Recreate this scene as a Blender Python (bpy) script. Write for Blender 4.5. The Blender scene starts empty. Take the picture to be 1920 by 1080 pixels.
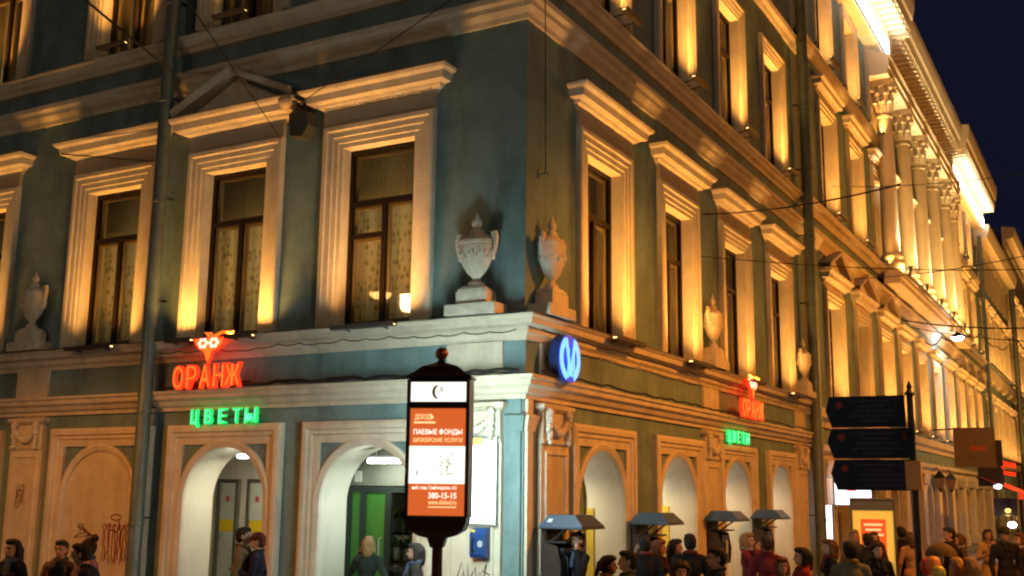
import bpy, bmesh, math, random
from mathutils import Vector, Matrix, Quaternion, Euler
random.seed(7)
PI = math.pi
sc = bpy.context.scene
COL = sc.collection

# ------------------------------------------------------------------ camera
F_PX = 2055.16
CPOS = Vector((7.7895, -14.3107, 2.2006))
def cam_axes(yaw, pitch, roll):
    cy, sy, cp, sp = math.cos(yaw), math.sin(yaw), math.cos(pitch), math.sin(pitch)
    fwd = Vector((-sy*cp, cy*cp, sp)); right = Vector((cy, sy, 0)); up = right.cross(fwd)
    c, s = math.cos(roll), math.sin(roll)
    return c*right + s*up, -s*right + c*up, fwd
RGT, UPV, FWD = cam_axes(math.radians(29.2555), math.radians(10.6355), math.radians(0.6356))
cd = bpy.data.cameras.new('camera'); cam = bpy.data.objects.new('camera', cd); COL.objects.link(cam)
cd.sensor_width = 36.0; cd.lens = F_PX/1920*36.0; cd.clip_start = 0.1; cd.clip_end = 2000
m = Matrix.Identity(4)
for i in range(3):
    m[i][0] = RGT[i]; m[i][1] = UPV[i]; m[i][2] = -FWD[i]; m[i][3] = CPOS[i]
cam.matrix_world = m
sc.camera = cam
def ray(u, v): return RGT*((u-960)/F_PX) + UPV*((540-v)/F_PX) + FWD
def at_depth(u, v, d): return CPOS + ray(u, v)*d
def on_wall(u, v, off):
    d = ray(u, v); return CPOS + d*((off-CPOS.x)/d.x)

# ------------------------------------------------------------------ sky, exposure
wd = bpy.data.worlds.new('World'); sc.world = wd; wd.use_nodes = True
nt = wd.node_tree; nt.nodes.clear()
sky = nt.nodes.new('ShaderNodeTexSky'); sky.sky_type = 'NISHITA'; sky.sun_disc = False
sky.sun_elevation = math.radians(-3.5); sky.sun_rotation = math.radians(200)
bg1 = nt.nodes.new('ShaderNodeBackground'); bg1.inputs[1].default_value = 0.012
bg2 = nt.nodes.new('ShaderNodeBackground'); bg2.inputs[0].default_value = (0.0040, 0.0056, 0.0150, 1); bg2.inputs[1].default_value = 1.0
ad = nt.nodes.new('ShaderNodeAddShader'); wo = nt.nodes.new('ShaderNodeOutputWorld')
nt.links.new(sky.outputs[0], bg1.inputs[0]); nt.links.new(bg1.outputs[0], ad.inputs[0]); nt.links.new(bg2.outputs[0], ad.inputs[1]); nt.links.new(ad.outputs[0], wo.inputs[0])
sc.view_settings.view_transform = 'Standard'; sc.view_settings.look = 'None'
sc.view_settings.exposure = 0.0; sc.view_settings.gamma = 1.0; sc.view_settings.use_curve_mapping = False
sc.render.engine = 'CYCLES'
sc.cycles.use_denoising = True
sc.cycles.use_light_tree = True
sc.cycles.max_bounces = 6; sc.cycles.diffuse_bounces = 3; sc.cycles.transparent_max_bounces = 12
sc.cycles.sample_clamp_indirect = 3.0
sc.cycles.pixel_filter_type = 'BLACKMAN_HARRIS'; sc.cycles.filter_width = 2.2
sc.cycles.caustics_reflective = False; sc.cycles.caustics_refractive = False

WARM = (1.0, 0.44, 0.085)
SODIUM = (1.0, 0.31, 0.022)
COOL = (0.86, 1.0, 0.92)
P_WIN2, P_WIN3 = 74.0, 46.0

# ------------------------------------------------------------------ materials
MATS = {}
def mat(name, color, rough=0.8, metal=0.0, var=0.0, vscale=2.0, bump=0.0, bscale=40.0, dirt=None, spec=0.3):
    if name in MATS: return MATS[name]
    m = bpy.data.materials.new(name); m.use_nodes = True; nt = m.node_tree
    b = nt.nodes['Principled BSDF']
    b.inputs['Base Color'].default_value = (*color, 1); b.inputs['Roughness'].default_value = rough
    b.inputs['Metallic'].default_value = metal; b.inputs['Specular IOR Level'].default_value = spec
    tc = None
    if var or bump or dirt: 
        tc = nt.nodes.new('ShaderNodeNewGeometry')
    if var or dirt:
        n = nt.nodes.new('ShaderNodeTexNoise'); n.inputs['Scale'].default_value = vscale; n.inputs['Detail'].default_value = 6; n.inputs['Roughness'].default_value = 0.65
        nt.links.new(tc.outputs['Position'], n.inputs['Vector'])
        r = nt.nodes.new('ShaderNodeValToRGB'); nt.links.new(n.outputs['Fac'], r.inputs[0])
        lo = tuple(c*(1-var) for c in color); hi = tuple(min(1, c*(1+var)) for c in color)
        r.color_ramp.elements[0].position = 0.3; r.color_ramp.elements[0].color = (*lo, 1)
        r.color_ramp.elements[1].position = 0.7; r.color_ramp.elements[1].color = (*hi, 1)
        out = r.outputs[0]
        if dirt:
            n2 = nt.nodes.new('ShaderNodeTexNoise'); n2.inputs['Scale'].default_value = 0.9; n2.inputs['Detail'].default_value = 9; n2.inputs['Roughness'].default_value = 0.75
            mp = nt.nodes.new('ShaderNodeMapping'); mp.inputs['Scale'].default_value = (1.6, 1.6, 0.35)
            nt.links.new(tc.outputs['Position'], mp.inputs[0]); nt.links.new(mp.outputs[0], n2.inputs['Vector'])
            r2 = nt.nodes.new('ShaderNodeValToRGB'); r2.color_ramp.elements[0].position = 0.50; r2.color_ramp.elements[1].position = 0.70
            r2.color_ramp.elements[0].color = (0, 0, 0, 1); r2.color_ramp.elements[1].color = (0.75, 0.75, 0.75, 1)
            nt.links.new(n2.outputs['Fac'], r2.inputs[0])
            mx = nt.nodes.new('ShaderNodeMix'); mx.data_type = 'RGBA'; mx.inputs[7].default_value = (*dirt, 1)
            nt.links.new(r2.outputs[0], mx.inputs[0]); nt.links.new(out, mx.inputs[6]); out = mx.outputs[2]
        nt.links.new(out, b.inputs['Base Color'])
    if bump:
        n3 = nt.nodes.new('ShaderNodeTexNoise'); n3.inputs['Scale'].default_value = bscale; n3.inputs['Detail'].default_value = 4
        nt.links.new(tc.outputs['Position'], n3.inputs['Vector'])
        bp = nt.nodes.new('ShaderNodeBump'); bp.inputs['Strength'].default_value = bump; bp.inputs['Distance'].default_value = 0.02
        nt.links.new(n3.outputs['Fac'], bp.inputs['Height']); nt.links.new(bp.outputs[0], b.inputs['Normal'])
    MATS[name] = m; return m
def emit(name, color, strength=1.0, diffuse=None):
    if name in MATS: return MATS[name]
    m = bpy.data.materials.new(name); m.use_nodes = True; b = m.node_tree.nodes['Principled BSDF']
    b.inputs['Base Color'].default_value = (*(diffuse or color), 1); b.inputs['Roughness'].default_value = 0.5
    b.inputs['Emission Color'].default_value = (*color, 1); b.inputs['Emission Strength'].default_value = strength
    MATS[name] = m; return m
def glassmat(name, tint=(0.9, 0.9, 0.85), refl=0.12, rough=0.03):
    m = bpy.data.materials.new(name); m.use_nodes = True; nt = m.node_tree; nt.nodes.clear()
    t = nt.nodes.new('ShaderNodeBsdfTransparent'); t.inputs[0].default_value = (*tint, 1)
    g = nt.nodes.new('ShaderNodeBsdfGlossy'); g.inputs['Roughness'].default_value = rough
    lw = nt.nodes.new('ShaderNodeLayerWeight'); lw.inputs[0].default_value = 0.5
    pw = nt.nodes.new('ShaderNodeMath'); pw.operation = 'POWER'; pw.inputs[1].default_value = 4.0; nt.links.new(lw.outputs['Facing'], pw.inputs[0])
    fr = nt.nodes.new('ShaderNodeMath'); fr.operation = 'MULTIPLY_ADD'; fr.inputs[1].default_value = 0.55; fr.inputs[2].default_value = 0.035; nt.links.new(pw.outputs[0], fr.inputs[0])
    mx = nt.nodes.new('ShaderNodeMixShader'); o = nt.nodes.new('ShaderNodeOutputMaterial')
    ge = nt.nodes.new('ShaderNodeNewGeometry'); n = nt.nodes.new('ShaderNodeTexNoise'); n.inputs['Scale'].default_value = 1.2
    bp = nt.nodes.new('ShaderNodeBump'); bp.inputs['Strength'].default_value = 0.06; bp.inputs['Distance'].default_value = 0.02
    nt.links.new(ge.outputs['Position'], n.inputs['Vector']); nt.links.new(n.outputs['Fac'], bp.inputs['Height']); nt.links.new(bp.outputs[0], g.inputs['Normal'])
    nt.links.new(fr.outputs[0], mx.inputs[0]); nt.links.new(t.outputs[0], mx.inputs[1]); nt.links.new(g.outputs[0], mx.inputs[2]); nt.links.new(mx.outputs[0], o.inputs[0])
    MATS[name] = m; return m
def curtainmat(name, c1, c2):
    m = bpy.data.materials.new(name); m.use_nodes = True; nt = m.node_tree; b = nt.nodes['Principled BSDF']; b.inputs['Roughness'].default_value = 0.9
    tc = nt.nodes.new('ShaderNodeTexCoord'); mp = nt.nodes.new('ShaderNodeMapping'); mp.inputs['Scale'].default_value = (9, 9, 6.5)
    v = nt.nodes.new('ShaderNodeTexVoronoi'); v.inputs['Scale'].default_value = 1.0; v.inputs['Randomness'].default_value = 0.55
    nt.links.new(tc.outputs['Object'], mp.inputs[0]); nt.links.new(mp.outputs[0], v.inputs['Vector'])
    n = nt.nodes.new('ShaderNodeTexNoise'); n.inputs['Scale'].default_value = 3.0; nt.links.new(mp.outputs[0], n.inputs['Vector'])
    ma = nt.nodes.new('ShaderNodeMath'); ma.operation = 'MULTIPLY_ADD'; ma.inputs[1].default_value = 0.5
    nt.links.new(n.outputs['Fac'], ma.inputs[0]); nt.links.new(v.outputs['Distance'], ma.inputs[2])
    r = nt.nodes.new('ShaderNodeValToRGB'); nt.links.new(ma.outputs[0], r.inputs[0])
    r.color_ramp.elements[0].position = 0.48; r.color_ramp.elements[0].color = (*c2, 1); r.color_ramp.elements[1].position = 0.66; r.color_ramp.elements[1].color = (*c1, 1)
    nt.links.new(r.outputs[0], b.inputs['Base Color']); translucent(m, r.outputs[0]); MATS[name] = m; return m
def translucent(m, sock=None, col=(.36, .30, .18)):
    nt = m.node_tree; b = nt.nodes['Principled BSDF']; o = [n for n in nt.nodes if n.type == 'OUTPUT_MATERIAL'][0]
    t = nt.nodes.new('ShaderNodeBsdfTranslucent'); t.inputs[0].default_value = (*col, 1)
    if sock: nt.links.new(sock, t.inputs[0])
    mx = nt.nodes.new('ShaderNodeMixShader'); mx.inputs[0].default_value = 0.5
    nt.links.new(b.outputs[0], mx.inputs[1]); nt.links.new(t.outputs[0], mx.inputs[2]); nt.links.new(mx.outputs[0], o.inputs[0])

TEAL = mat('teal_plaster', (0.175, 0.26, 0.275), 0.85, var=0.24, vscale=1.7, bump=0.4, bscale=30, dirt=(0.075, 0.095, 0.09))
CREAM = mat('cream_stucco', (0.66, 0.58, 0.46), 0.8, var=0.12, vscale=3.0, bump=0.45, bscale=16, dirt=(0.42, 0.35, 0.26))
FRIEZE = mat('shaded_cream', (0.45, 0.37, 0.27), 0.85, var=0.1, vscale=2.0, bump=0.2)  # cream stucco of the window head panels, colour darkened to look shaded
REVEAL = mat('vestibule_plaster', (0.70, 0.66, 0.54), 0.75, var=0.05, vscale=1.5, bump=0.12, dirt=(0.5, 0.48, 0.38))
STONE = mat('urn_stone', (0.68, 0.62, 0.52), 0.85, var=0.16, vscale=7, bump=0.6, bscale=22, dirt=(0.42, 0.34, 0.26))
SASH = mat('brown_sash', (0.012, 0.006, 0.0045), 0.5, var=0.2, vscale=9, spec=0.2)
INNER = mat('inner_sash', (0.40, 0.33, 0.20), 0.6, var=0.1, vscale=6)
ROOM = mat('dim_room', (0.20, 0.15, 0.09), 0.9, var=0.2)
METAL = mat('galvanised_pipe', (0.17, 0.22, 0.21), 0.5, 0.35, var=0.2, vscale=3, bump=0.1, dirt=(0.10, 0.09, 0.07))
BLACK = mat('black_metal', (0.018, 0.016, 0.016), 0.45, 0.3, spec=0.5)
CABLE = mat('black_cable', (0.02, 0.018, 0.016), 0.7)
ZINC = mat('sheet_flashing', (0.10, 0.085, 0.07), 0.55, 0.4, var=0.2)
GLASS = glassmat('window_glass', (0.80, 0.78, 0.70))
CURTAIN = curtainmat('lace_curtain', (0.58, 0.54, 0.42), (0.31, 0.28, 0.20))
PLEAT = mat('pleated_net', (0.34, 0.29, 0.20), 0.9, var=0.3, vscale=8)
DRAPE = mat('plain_drape', (0.36, 0.30, 0.18), 0.9, var=0.15, vscale=3)
translucent(DRAPE); translucent(PLEAT, None, (.34, .29, .20))
ROOF = mat('roof_sheet', (0.08, 0.085, 0.09), 0.6, 0.4, var=0.2)

# ------------------------------------------------------------------ mesh builder (local frame: x right along facade, y into the wall, z up)
class MB:
    def __init__(s): s.v = []; s.f = []; s.m = []
    def vert(s, x, o, z): s.v.append((x, -o, z)); return len(s.v)-1
    def face(s, ids, mi=0): s.f.append(tuple(ids)); s.m.append(mi)
    def quad(s, pts, mi=0): s.face([s.vert(*p) for p in pts], mi)
    def box(s, x0, x1, o0, o1, z0, z1, mi=0, tx=0.0, tz=0.0):
        b = [s.vert(x, o, z) for z in (z0, z1) for x, o in ((x0, o0), (x1, o0), (x1, o1), (x0, o1))]
        for q in ((0, 1, 2, 3), (4, 5, 6, 7), (0, 1, 5, 4), (1, 2, 6, 5), (2, 3, 7, 6), (3, 0, 4, 7)): s.face([b[i] for i in q], mi)
    def frustum(s, x0, x1, o0, o1, z0, X0, X1, O0, O1, z1, mi=0):
        b = [s.vert(x, o, z0) for x, o in ((x0, o0), (x1, o0), (x1, o1), (x0, o1))] + [s.vert(x, o, z1) for x, o in ((X0, O0), (X1, O0), (X1, O1), (X0, O1))]
        for q in ((0, 1, 2, 3), (4, 5, 6, 7), (0, 1, 5, 4), (1, 2, 6, 5), (2, 3, 7, 6), (3, 0, 4, 7)): s.face([b[i] for i in q], mi)
    def rings(s, rs, mi=0, closed=False, cap=False):
        R = [[s.vert(*p) for p in r] for r in rs]
        for a, b in zip(R, R[1:]):
            n = len(a)
            for i in range(n if closed else n-1):
                j = (i+1) % n; s.face((a[i], a[j], b[j], b[i]), mi)
        if cap: s.face(R[0][::-1], mi); s.face(R[-1], mi)
    def casing(s, a, b, c, d, prof, mi=0):          # prof: (inward w, outward o); up the jamb, across the head, down
        s.rings([[(a+w, o, c) for w, o in prof], [(a+w, o, d-w) for w, o in prof], [(b-w, o, d-w) for w, o in prof], [(b-w, o, c) for w, o in prof]], mi)
    def frame4(s, a, b, c, d, prof, mi=0):
        r = [[(a+w, o, c+w) for w, o in prof], [(a+w, o, d-w) for w, o in prof], [(b-w, o, d-w) for w, o in prof], [(b-w, o, c+w) for w, o in prof]]
        s.rings(r+[r[0]], mi)
    def cornice(s, a, b, prof, mi=0, o0=0.0):       # prof: (o, z) with returned ends
        s.rings([[(a-o, o0, z) for o, z in prof], [(a-o, o+o0, z) for o, z in prof], [(b+o, o+o0, z) for o, z in prof], [(b+o, o0, z) for o, z in prof]], mi)
    def run(s, a, b, prof, mi=0): s.rings([[(a, o, z) for o, z in prof], [(b, o, z) for o, z in prof]], mi, cap=False)
    def lathe(s, prof, n=20, cx=0, co=0, mi=0, sx=1.0, sy=1.0, cap=True, t0=0.0):
        R = [[s.vert(cx+r*sx*math.cos(t0+2*PI*k/n), co+r*sy*math.sin(t0+2*PI*k/n), z) for k in range(n)] for r, z in prof]
        for a, b in zip(R, R[1:]):
            for i in range(n): s.face((a[i], a[(i+1) % n], b[(i+1) % n], b[i]), mi)
        if cap: s.face(R[0][::-1], mi); s.face(R[-1], mi)
    def tube(s, pts, r, n=6, mi=0, cap=True):       # pts in (x, o, z); r float or list
        P = [Vector(p) for p in pts]; rs = r if isinstance(r, (list, tuple)) else [r]*len(P); R = []
        up = Vector((0.13, 0.27, 0.95)).normalized()
        for i, p in enumerate(P):
            t = (P[min(i+1, len(P)-1)]-P[max(i-1, 0)]).normalized()
            a = t.cross(up)
            if a.length < 0.05: a = t.cross(Vector((1, 0, 0)))
            a.normalize(); b = t.cross(a)
            R.append([s.vert(*(p+(a*math.cos(2*PI*k/n)+b*math.sin(2*PI*k/n))*rs[i])) for k in range(n)])
        for a, b in zip(R, R[1:]):
            for i in range(n): s.face((a[i], a[(i+1) % n], b[(i+1) % n], b[i]), mi)
        if cap: s.face(R[0][::-1], mi); s.face(R[-1], mi)
    def slab(s, poly, o0, o1, mi=0):                # polygon in (x, z) extruded along o
        A = [s.vert(x, o0, z) for x, z in poly]; B = [s.vert(x, o1, z) for x, z in poly]; n = len(poly)
        s.face(A, mi); s.face(B[::-1], mi)
        for i in range(n): s.face((A[i], A[(i+1) % n], B[(i+1) % n], B[i]), mi)
    def ball(s, c, r, n=12, m=8, mi=0, sz=1.0, so=1.0):
        s.lathe([(max(1e-4, r*math.sin(PI*k/m)), c[2]-r*sz*math.cos(PI*k/m)) for k in range(m+1)], n, c[0], c[1], mi, 1.0, so)
    def mesh(s, name, mats, smooth=None):
        me = bpy.data.meshes.new(name); me.from_pydata(s.v, [], s.f)
        for x in (mats if isinstance(mats, (list, tuple)) else [mats]): me.materials.append(x)
        for p, i in zip(me.polygons, s.m): p.material_index = i
        bm = bmesh.new(); bm.from_mesh(me); bmesh.ops.remove_doubles(bm, verts=bm.verts, dist=1e-5); bmesh.ops.recalc_face_normals(bm, faces=bm.faces); bm.to_mesh(me); bm.free()
        if smooth:
            for p in me.polygons: p.use_smooth = True
            me.set_sharp_from_angle(angle=math.radians(smooth))
        return me

def obj(name, me, parent=None, loc=(0, 0, 0), rz=0.0):
    o = bpy.data.objects.new(name, me); COL.objects.link(o); o.location = loc; o.rotation_euler = (0, 0, rz); o.parent = parent
    return o
def thing(name, label, cat, loc=(0, 0, 0), rz=0.0, group=None, me=None):
    o = obj(name, me, None, loc, rz); o['label'] = label; o['category'] = cat
    if group: o['group'] = group
    return o
def part(name, mb, mats, parent, smooth=None, loc=(0, 0, 0), rz=0.0): return obj(name, mb.mesh(name, mats, smooth), parent, loc, rz)
def copy_tree(o, parent=None):
    c = o.copy(); COL.objects.link(c); c.parent = parent
    for ch in list(o.children): copy_tree(ch, c)
    return c
def light(kind, name, parent, loc, d, power, color, size=(0.2, 0.2), spread=None, cone=None, radius=0.1, xaxis=(1, 0, 0)):
    l = bpy.data.lights.new(name, kind); l.energy = power; l.color = color
    if kind == 'AREA':
        l.shape = 'RECTANGLE'; l.size, l.size_y = size
        if spread: l.spread = math.radians(spread)
    else:
        l.shadow_soft_size = radius
        if kind == 'SPOT': l.spot_size = math.radians(cone); l.spot_blend = 0.8 if kind == 'SPOT' and cone < 100 else 0.35
    o = bpy.data.objects.new(name, l); COL.objects.link(o); o.parent = parent
    z = -Vector(d).normalized(); x = Vector(xaxis); x = (x - z*x.dot(z)).normalized(); y = z.cross(x)
    mm = Matrix.Identity(4)
    for i in range(3): mm[i][0] = x[i]; mm[i][1] = y[i]; mm[i][2] = z[i]; mm[i][3] = loc[i]
    o.matrix_local = mm
    return o
LEFT, RIGHT = 0.0, PI/2
def fac(side, s, z=0.0, o=0.0): return (s, -o, z) if side == LEFT else (o, s, z)
GZ = -0.15                                           # pavement level

# ------------------------------------------------------------------ ground
asph = mat('asphalt', (0.045, 0.044, 0.045), 0.75, var=0.25, vscale=5, bump=0.5, bscale=60)
pave = mat('paving', (0.16, 0.15, 0.14), 0.8, var=0.2, vscale=3, bump=0.3, bscale=30)
mb = MB(); mb.quad([(-400, 400, GZ-0.13), (400, 400, GZ-0.13), (400, -400, GZ-0.13), (-400, -400, GZ-0.13)])
g = part('road', mb, asph, None); g['kind'] = 'structure'
mb = MB(); mb.box(-60, 9.0, 0.0-0.02, 6.0, GZ-0.13, GZ); g = part('pavement', mb, pave, None); g['kind'] = 'structure'
mb = MB(); mb.box(-0.2, 9.0, -160, -0.02, GZ-0.13, GZ-0.002); g = part('pavement', mb, pave, None); g['kind'] = 'structure'
kerb = mat('granite_kerb', (0.22, 0.21, 0.20), 0.8, var=0.2, vscale=12)
mb = MB(); mb.box(-60, 9.2, 6.0, 6.2, GZ-0.13, GZ+0.004); g = part('kerb', mb, kerb, None); g['kind'] = 'structure'
mb = MB(); mb.box(9.0, 9.2, -160, 6.0, GZ-0.13, GZ+0.003); g = part('kerb', mb, kerb, None); g['kind'] = 'structure'

# ------------------------------------------------------------------ facade pieces
def wall_mesh(s0, s1, z0, z1, ops, th=0.7):
    mb = MB(); S = {s0, s1}; Z = {z0, z1}
    for a, b, c, d, k in ops: S |= {a, b}; Z |= {c, d}
    S = sorted(S); Z = sorted(Z)
    for i in range(len(S)-1):
        for j in range(len(Z)-1):
            cs, cz = (S[i]+S[i+1])/2, (Z[j]+Z[j+1])/2
            if any(a < cs < b and c < cz < d for a, b, c, d, k in ops): continue
            mb.quad([(S[i], 0, Z[j]), (S[i+1], 0, Z[j]), (S[i+1], 0, Z[j+1]), (S[i], 0, Z[j+1])])
    for a, b, c, d, k in ops:
        if k == 'arch':
            r = (b-a)/2; zs = d-r; cx = (a+b)/2; N = 48
            arc = [(cx-r*math.cos(PI*t/N), zs+r*math.sin(PI*t/N)) for t in range(N+1)]
            for h, corner in ((range(0, N//2), (a, d)), (range(N//2, N), (b, d))):
                for t in h: mb.quad([(corner[0], 0, corner[1]), (arc[t][0], 0, arc[t][1]), (arc[t+1][0], 0, arc[t+1][1])])
            path = [(a, c)] + arc + [(b, c)]
            for p, q in zip(path, path[1:]): mb.quad([(p[0], 0, p[1]), (q[0], 0, q[1]), (q[0], -th, q[1]), (p[0], -th, p[1])], 1)
        else:
            for p, q in (((a, c), (a, d)), ((a, d), (b, d)), ((b, d), (b, c)), ((b, c), (a, c))):
                mb.quad([(p[0], 0, p[1]), (q[0], 0, q[1]), (q[0], -th, q[1]), (p[0], -th, p[1])], 2)
    return mb

CAS = [(0, 0), (0, .085), (.02, .105), (.09, .105), (.11, .082), (.13, .078), (.21, .076), (.225, .058), (.315, .054), (.33, .034), (.405, .032), (.405, 0.0)]
SAND = [(0, 0), (.03, .0), (.05, .05), (.13, .09), (.15, .13), (.27, .15), (.29, .27), (.36, .31), (.38, .36), (0, .37)]
class WinKit: pass
def make_window_kit(w, z0, z1, fort=False, style='lace'):
    """local meshes, window centred on x=0: opening w wide, z0..z1"""
    k = WinKit(); h = w/2
    mb = MB(); mb.casing(-h-.405, h+.405, z0-.03, z1+.405, CAS); k.casing = mb.mesh('casing', CREAM)
    zt = z0+(z1-z0)*0.69
    mb = MB(); O = -.19; T = .055
    for a, b, c, d in ((-h, -h+.075, z0, z1), (h-.075, h, z0, z1), (-h+.075, h-.075, z1-.085, z1), (-h+.075, h-.075, z0, z0+.10), (-h+.075, h-.075, zt-.045, zt+.045), (-.045, .045, z0+.10, zt-.045)):
        mb.box(a, b, O-.07, O, c, d)
    if fort: mb.box(-h+.075, -.045, O-.05, O-.01, zt-.60, zt-.53)
    k.sash = mb.mesh('sash', SASH)
    lights = [(-h+.075, h-.075, zt+.045, z1-.085)]
    zb = z0+.10
    if fort: lights += [(-h+.075, -.045, zb, zt-.60), (-h+.075, -.045, zt-.53, zt-.045)]
    else: lights += [(-h+.075, -.045, zb, zt-.045)]
    lights += [(.045, h-.075, zb, zt-.045)]
    k.panes = []; mi = MB()
    for a, b, c, d in lights:
        mb = MB(); mb.box(a, b, O-.045, O-.037, c, d); k.panes.append(mb.mesh('pane', GLASS))
        mi.frame4(a-.01, b+.01, c-.01, d+.01, [(0, O-.13), (0, O-.09), (.055, O-.09), (.055, O-.13)])
    k.inner = mi.mesh('inner_sash', INNER)
    # curtain: gathered sheet just behind the glass
    k.curt = []
    for li, (a, b, c, d) in enumerate(lights):
        n = 28; mb = MB(); o = O-.26
        if style == 'lace' and li == 0:
            n = 60; mb.rings([[(a-.06+(b-a+.12)*i/n, o+.028*math.sin(i*1.55), z) for i in range(n+1)] for z in (c-.06, d+.06)]); k.curt.append(mb.mesh('pleated_net', PLEAT, 80))
        elif style == 'lace':
            mb.rings([[(a-.06+(b-a+.12)*i/n, o+.018*math.sin(i*2.1)+.012*math.sin(i*4.7+1), z) for i in range(n+1)] for z in (c-.06, d+.06)])
            k.curt.append(mb.mesh('lace_curtain', CURTAIN, 80))
        else:
            for aa, bb in ((a-.06, a+(b-a)*.30), (b-(b-a)*.32, b+.06)):
                mb.rings([[(aa+(bb-aa)*i/n, o+.03*math.sin(i*1.7), z) for i in range(n+1)] for z in (c-.06, d+.06)])
            k.curt.append(mb.mesh('drape', DRAPE, 80))
    mb = MB(); mb.quad([(-h-.3, -1.3, z0-.2), (h+.3, -1.3, z0-.2), (h+.3, -1.3, z1+.2), (-h-.3, -1.3, z1+.2)])
    for sx in (-1, 1): mb.quad([(sx*(h+.3), -1.3, z0-.2), (sx*(h+.3), -.705, z0-.2), (sx*(h+.3), -.705, z1+.2), (sx*(h+.3), -1.3, z1+.2)])
    for zz in (z0-.2, z1+.2): mb.quad([(-h-.3, -1.3, zz), (h+.3, -1.3, zz), (h+.3, -.705, zz), (-h-.3, -.705, zz)])
    k.back = mb.mesh('room_lining', ROOM)
    k.w, k.z0, k.z1 = w, z0, z1
    return k
RW = random.Random(21)
def place_window(k, side, s, parent, head=None, name='window', off=0.0, room=18.0):
    w = obj(name, k.casing, parent, fac(side, s, 0, off), side)
    obj('sash', k.sash, w); obj('inner_sash', k.inner, w)
    for p in k.panes: obj('pane', p, w)
    for p in k.curt: obj('curtain', p, w)
    obj('room_lining', k.back, w)
    if room: light('AREA', 'room_light', w, (RW.uniform(-.2, .2), 1.22, (k.z0+k.z1)/2+RW.uniform(-.4, .4)), (0, -1, 0), room*RW.uniform(.55, 1.15), (1.0, .72, .32), (1.2, 2.2))
    h = k.w/2
    if head:
        z = k.z1+.405
        mb = MB(); mb.box(-h-.40, h+.40, 0, .075, z+.005, z+.27); obj('head_panel', mb.mesh('head_panel', FRIEZE), w)
        mb = MB(); zc = z+.27
        mb.cornice(-h-.40, h+.40, [(o, zc+zz) for o, zz in SAND], o0=0.0)
        if head == 'dentil':
            n = 34
            for i in range(n):
                x = -h-.38+(w_tot := k.w+.76)*i/n; mb.box(x, x+.028, .05, .105, zc+.035, zc+.085)
        obj('window_cornice', mb.mesh('window_cornice', CREAM), w)
        mb = MB(); mb.quad([(-h-.79, 0, zc+.378), (h+.79, 0, zc+.378), (h+.79, .39, zc+.374), (-h-.79, .39, zc+.374)]); obj('flashing', mb.mesh('flashing', ZINC), w)
        if head == 'pediment':
            mb = MB(); H = .78; W = h+.76; zc2 = zc+.38
            mb.slab([(-W+.25, zc2), (W-.25, zc2), (0, zc2+H-.16)], .02, .10)
            for sx in (-1, 1):
                mb.rings([[(sx*W, o, zc2+dz) for o, dz in ((.02, 0.0), (.30, 0.0), (.37, .12), (.02, .14))], [(0, o, zc2+H+dz-.12) for o, dz in ((.02, 0.0), (.30, 0.0), (.37, .12), (.02, .14))]], closed=True)
            obj('pediment', mb.mesh('pediment', CREAM), w)
    return w

def arch_surround(a, b, d, r_in, cx, ztop_in, blind=False):
    """rect frame a..b up to d, archivolt round the opening"""
    mb = MB()
    mb.casing(a, b, GZ+.5, d, [(0, 0), (0, .10), (.05, .13), (.12, .13), (.14, .09), (.20, .09), (.22, .06), (.34, .05), (.34, 0)])
    zs = ztop_in-r_in; N = 24; prof = [(.14, 0), (.14, .05), (.10, .075), (.05, .06), (.0, .04), (-.004, -.02)]
    R = [[(cx-(r_in+w), o, GZ+.5) for w, o in prof]]
    for t in range(N+1):
        A = PI*t/N; R.append([(cx-(r_in+w)*math.cos(A), o, zs+(r_in+w)*math.sin(A)) for w, o in prof])
    R.append([(cx+(r_in+w), o, GZ+.5) for w, o in prof]); mb.rings(R)
    return mb

# ------------------------------------------------------------------ the corner building
B = thing('corner_building', 'teal-blue corner building with cream window surrounds and arched ground floor', 'building')
LWC = [-2.81, -6.0, -9.14, -13.13, -16.3]            # window axes, left facade
RWC = [2.905, 6.56, 10.29, 14.03]
OPW, WZ0, WZ1 = 1.475, 4.87, 7.98
W3Z0, W3Z1 = 10.86, 14.0
W3L = [-2.81, -6.05, -9.16, -13.25, -16.4]
W4Z0, W4Z1 = 16.0, 18.6
LEFT_END, RIGHT_END, TOPZ = -19.0, 16.75, 20.2
ARCH_L = [(-3.75, -1.90, 2.94), (-6.78, -4.93, 2.94)]
ARCH_R = [(1.82, 3.67, 2.93), (5.37, 7.30, 2.95), (9.10, 10.98, 2.97), (12.72, 14.52, 2.98)]
FLZ = GZ+.05
ops = [(c-OPW/2, c+OPW/2, WZ0, WZ1, 'rect') for c in LWC] + [(c-OPW/2, c+OPW/2, W3Z0, W3Z1, 'rect') for c in W3L] + [(a, b, FLZ, t, 'arch') for a, b, t in ARCH_L]
part('wall', wall_mesh(LEFT_END, 0, GZ-.1, TOPZ, ops), [TEAL, REVEAL, CREAM], B)
ops = [(c-OPW/2, c+OPW/2, WZ0, WZ1, 'rect') for c in RWC] + [(c-OPW/2, c+OPW/2, W3Z0, W3Z1, 'rect') for c in RWC] + [(a, b, FLZ, t, 'arch') for a, b, t in ARCH_R]
part('wall', wall_mesh(0, RIGHT_END, GZ-.1, TOPZ, ops), [TEAL, REVEAL, CREAM], B, rz=RIGHT)
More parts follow.
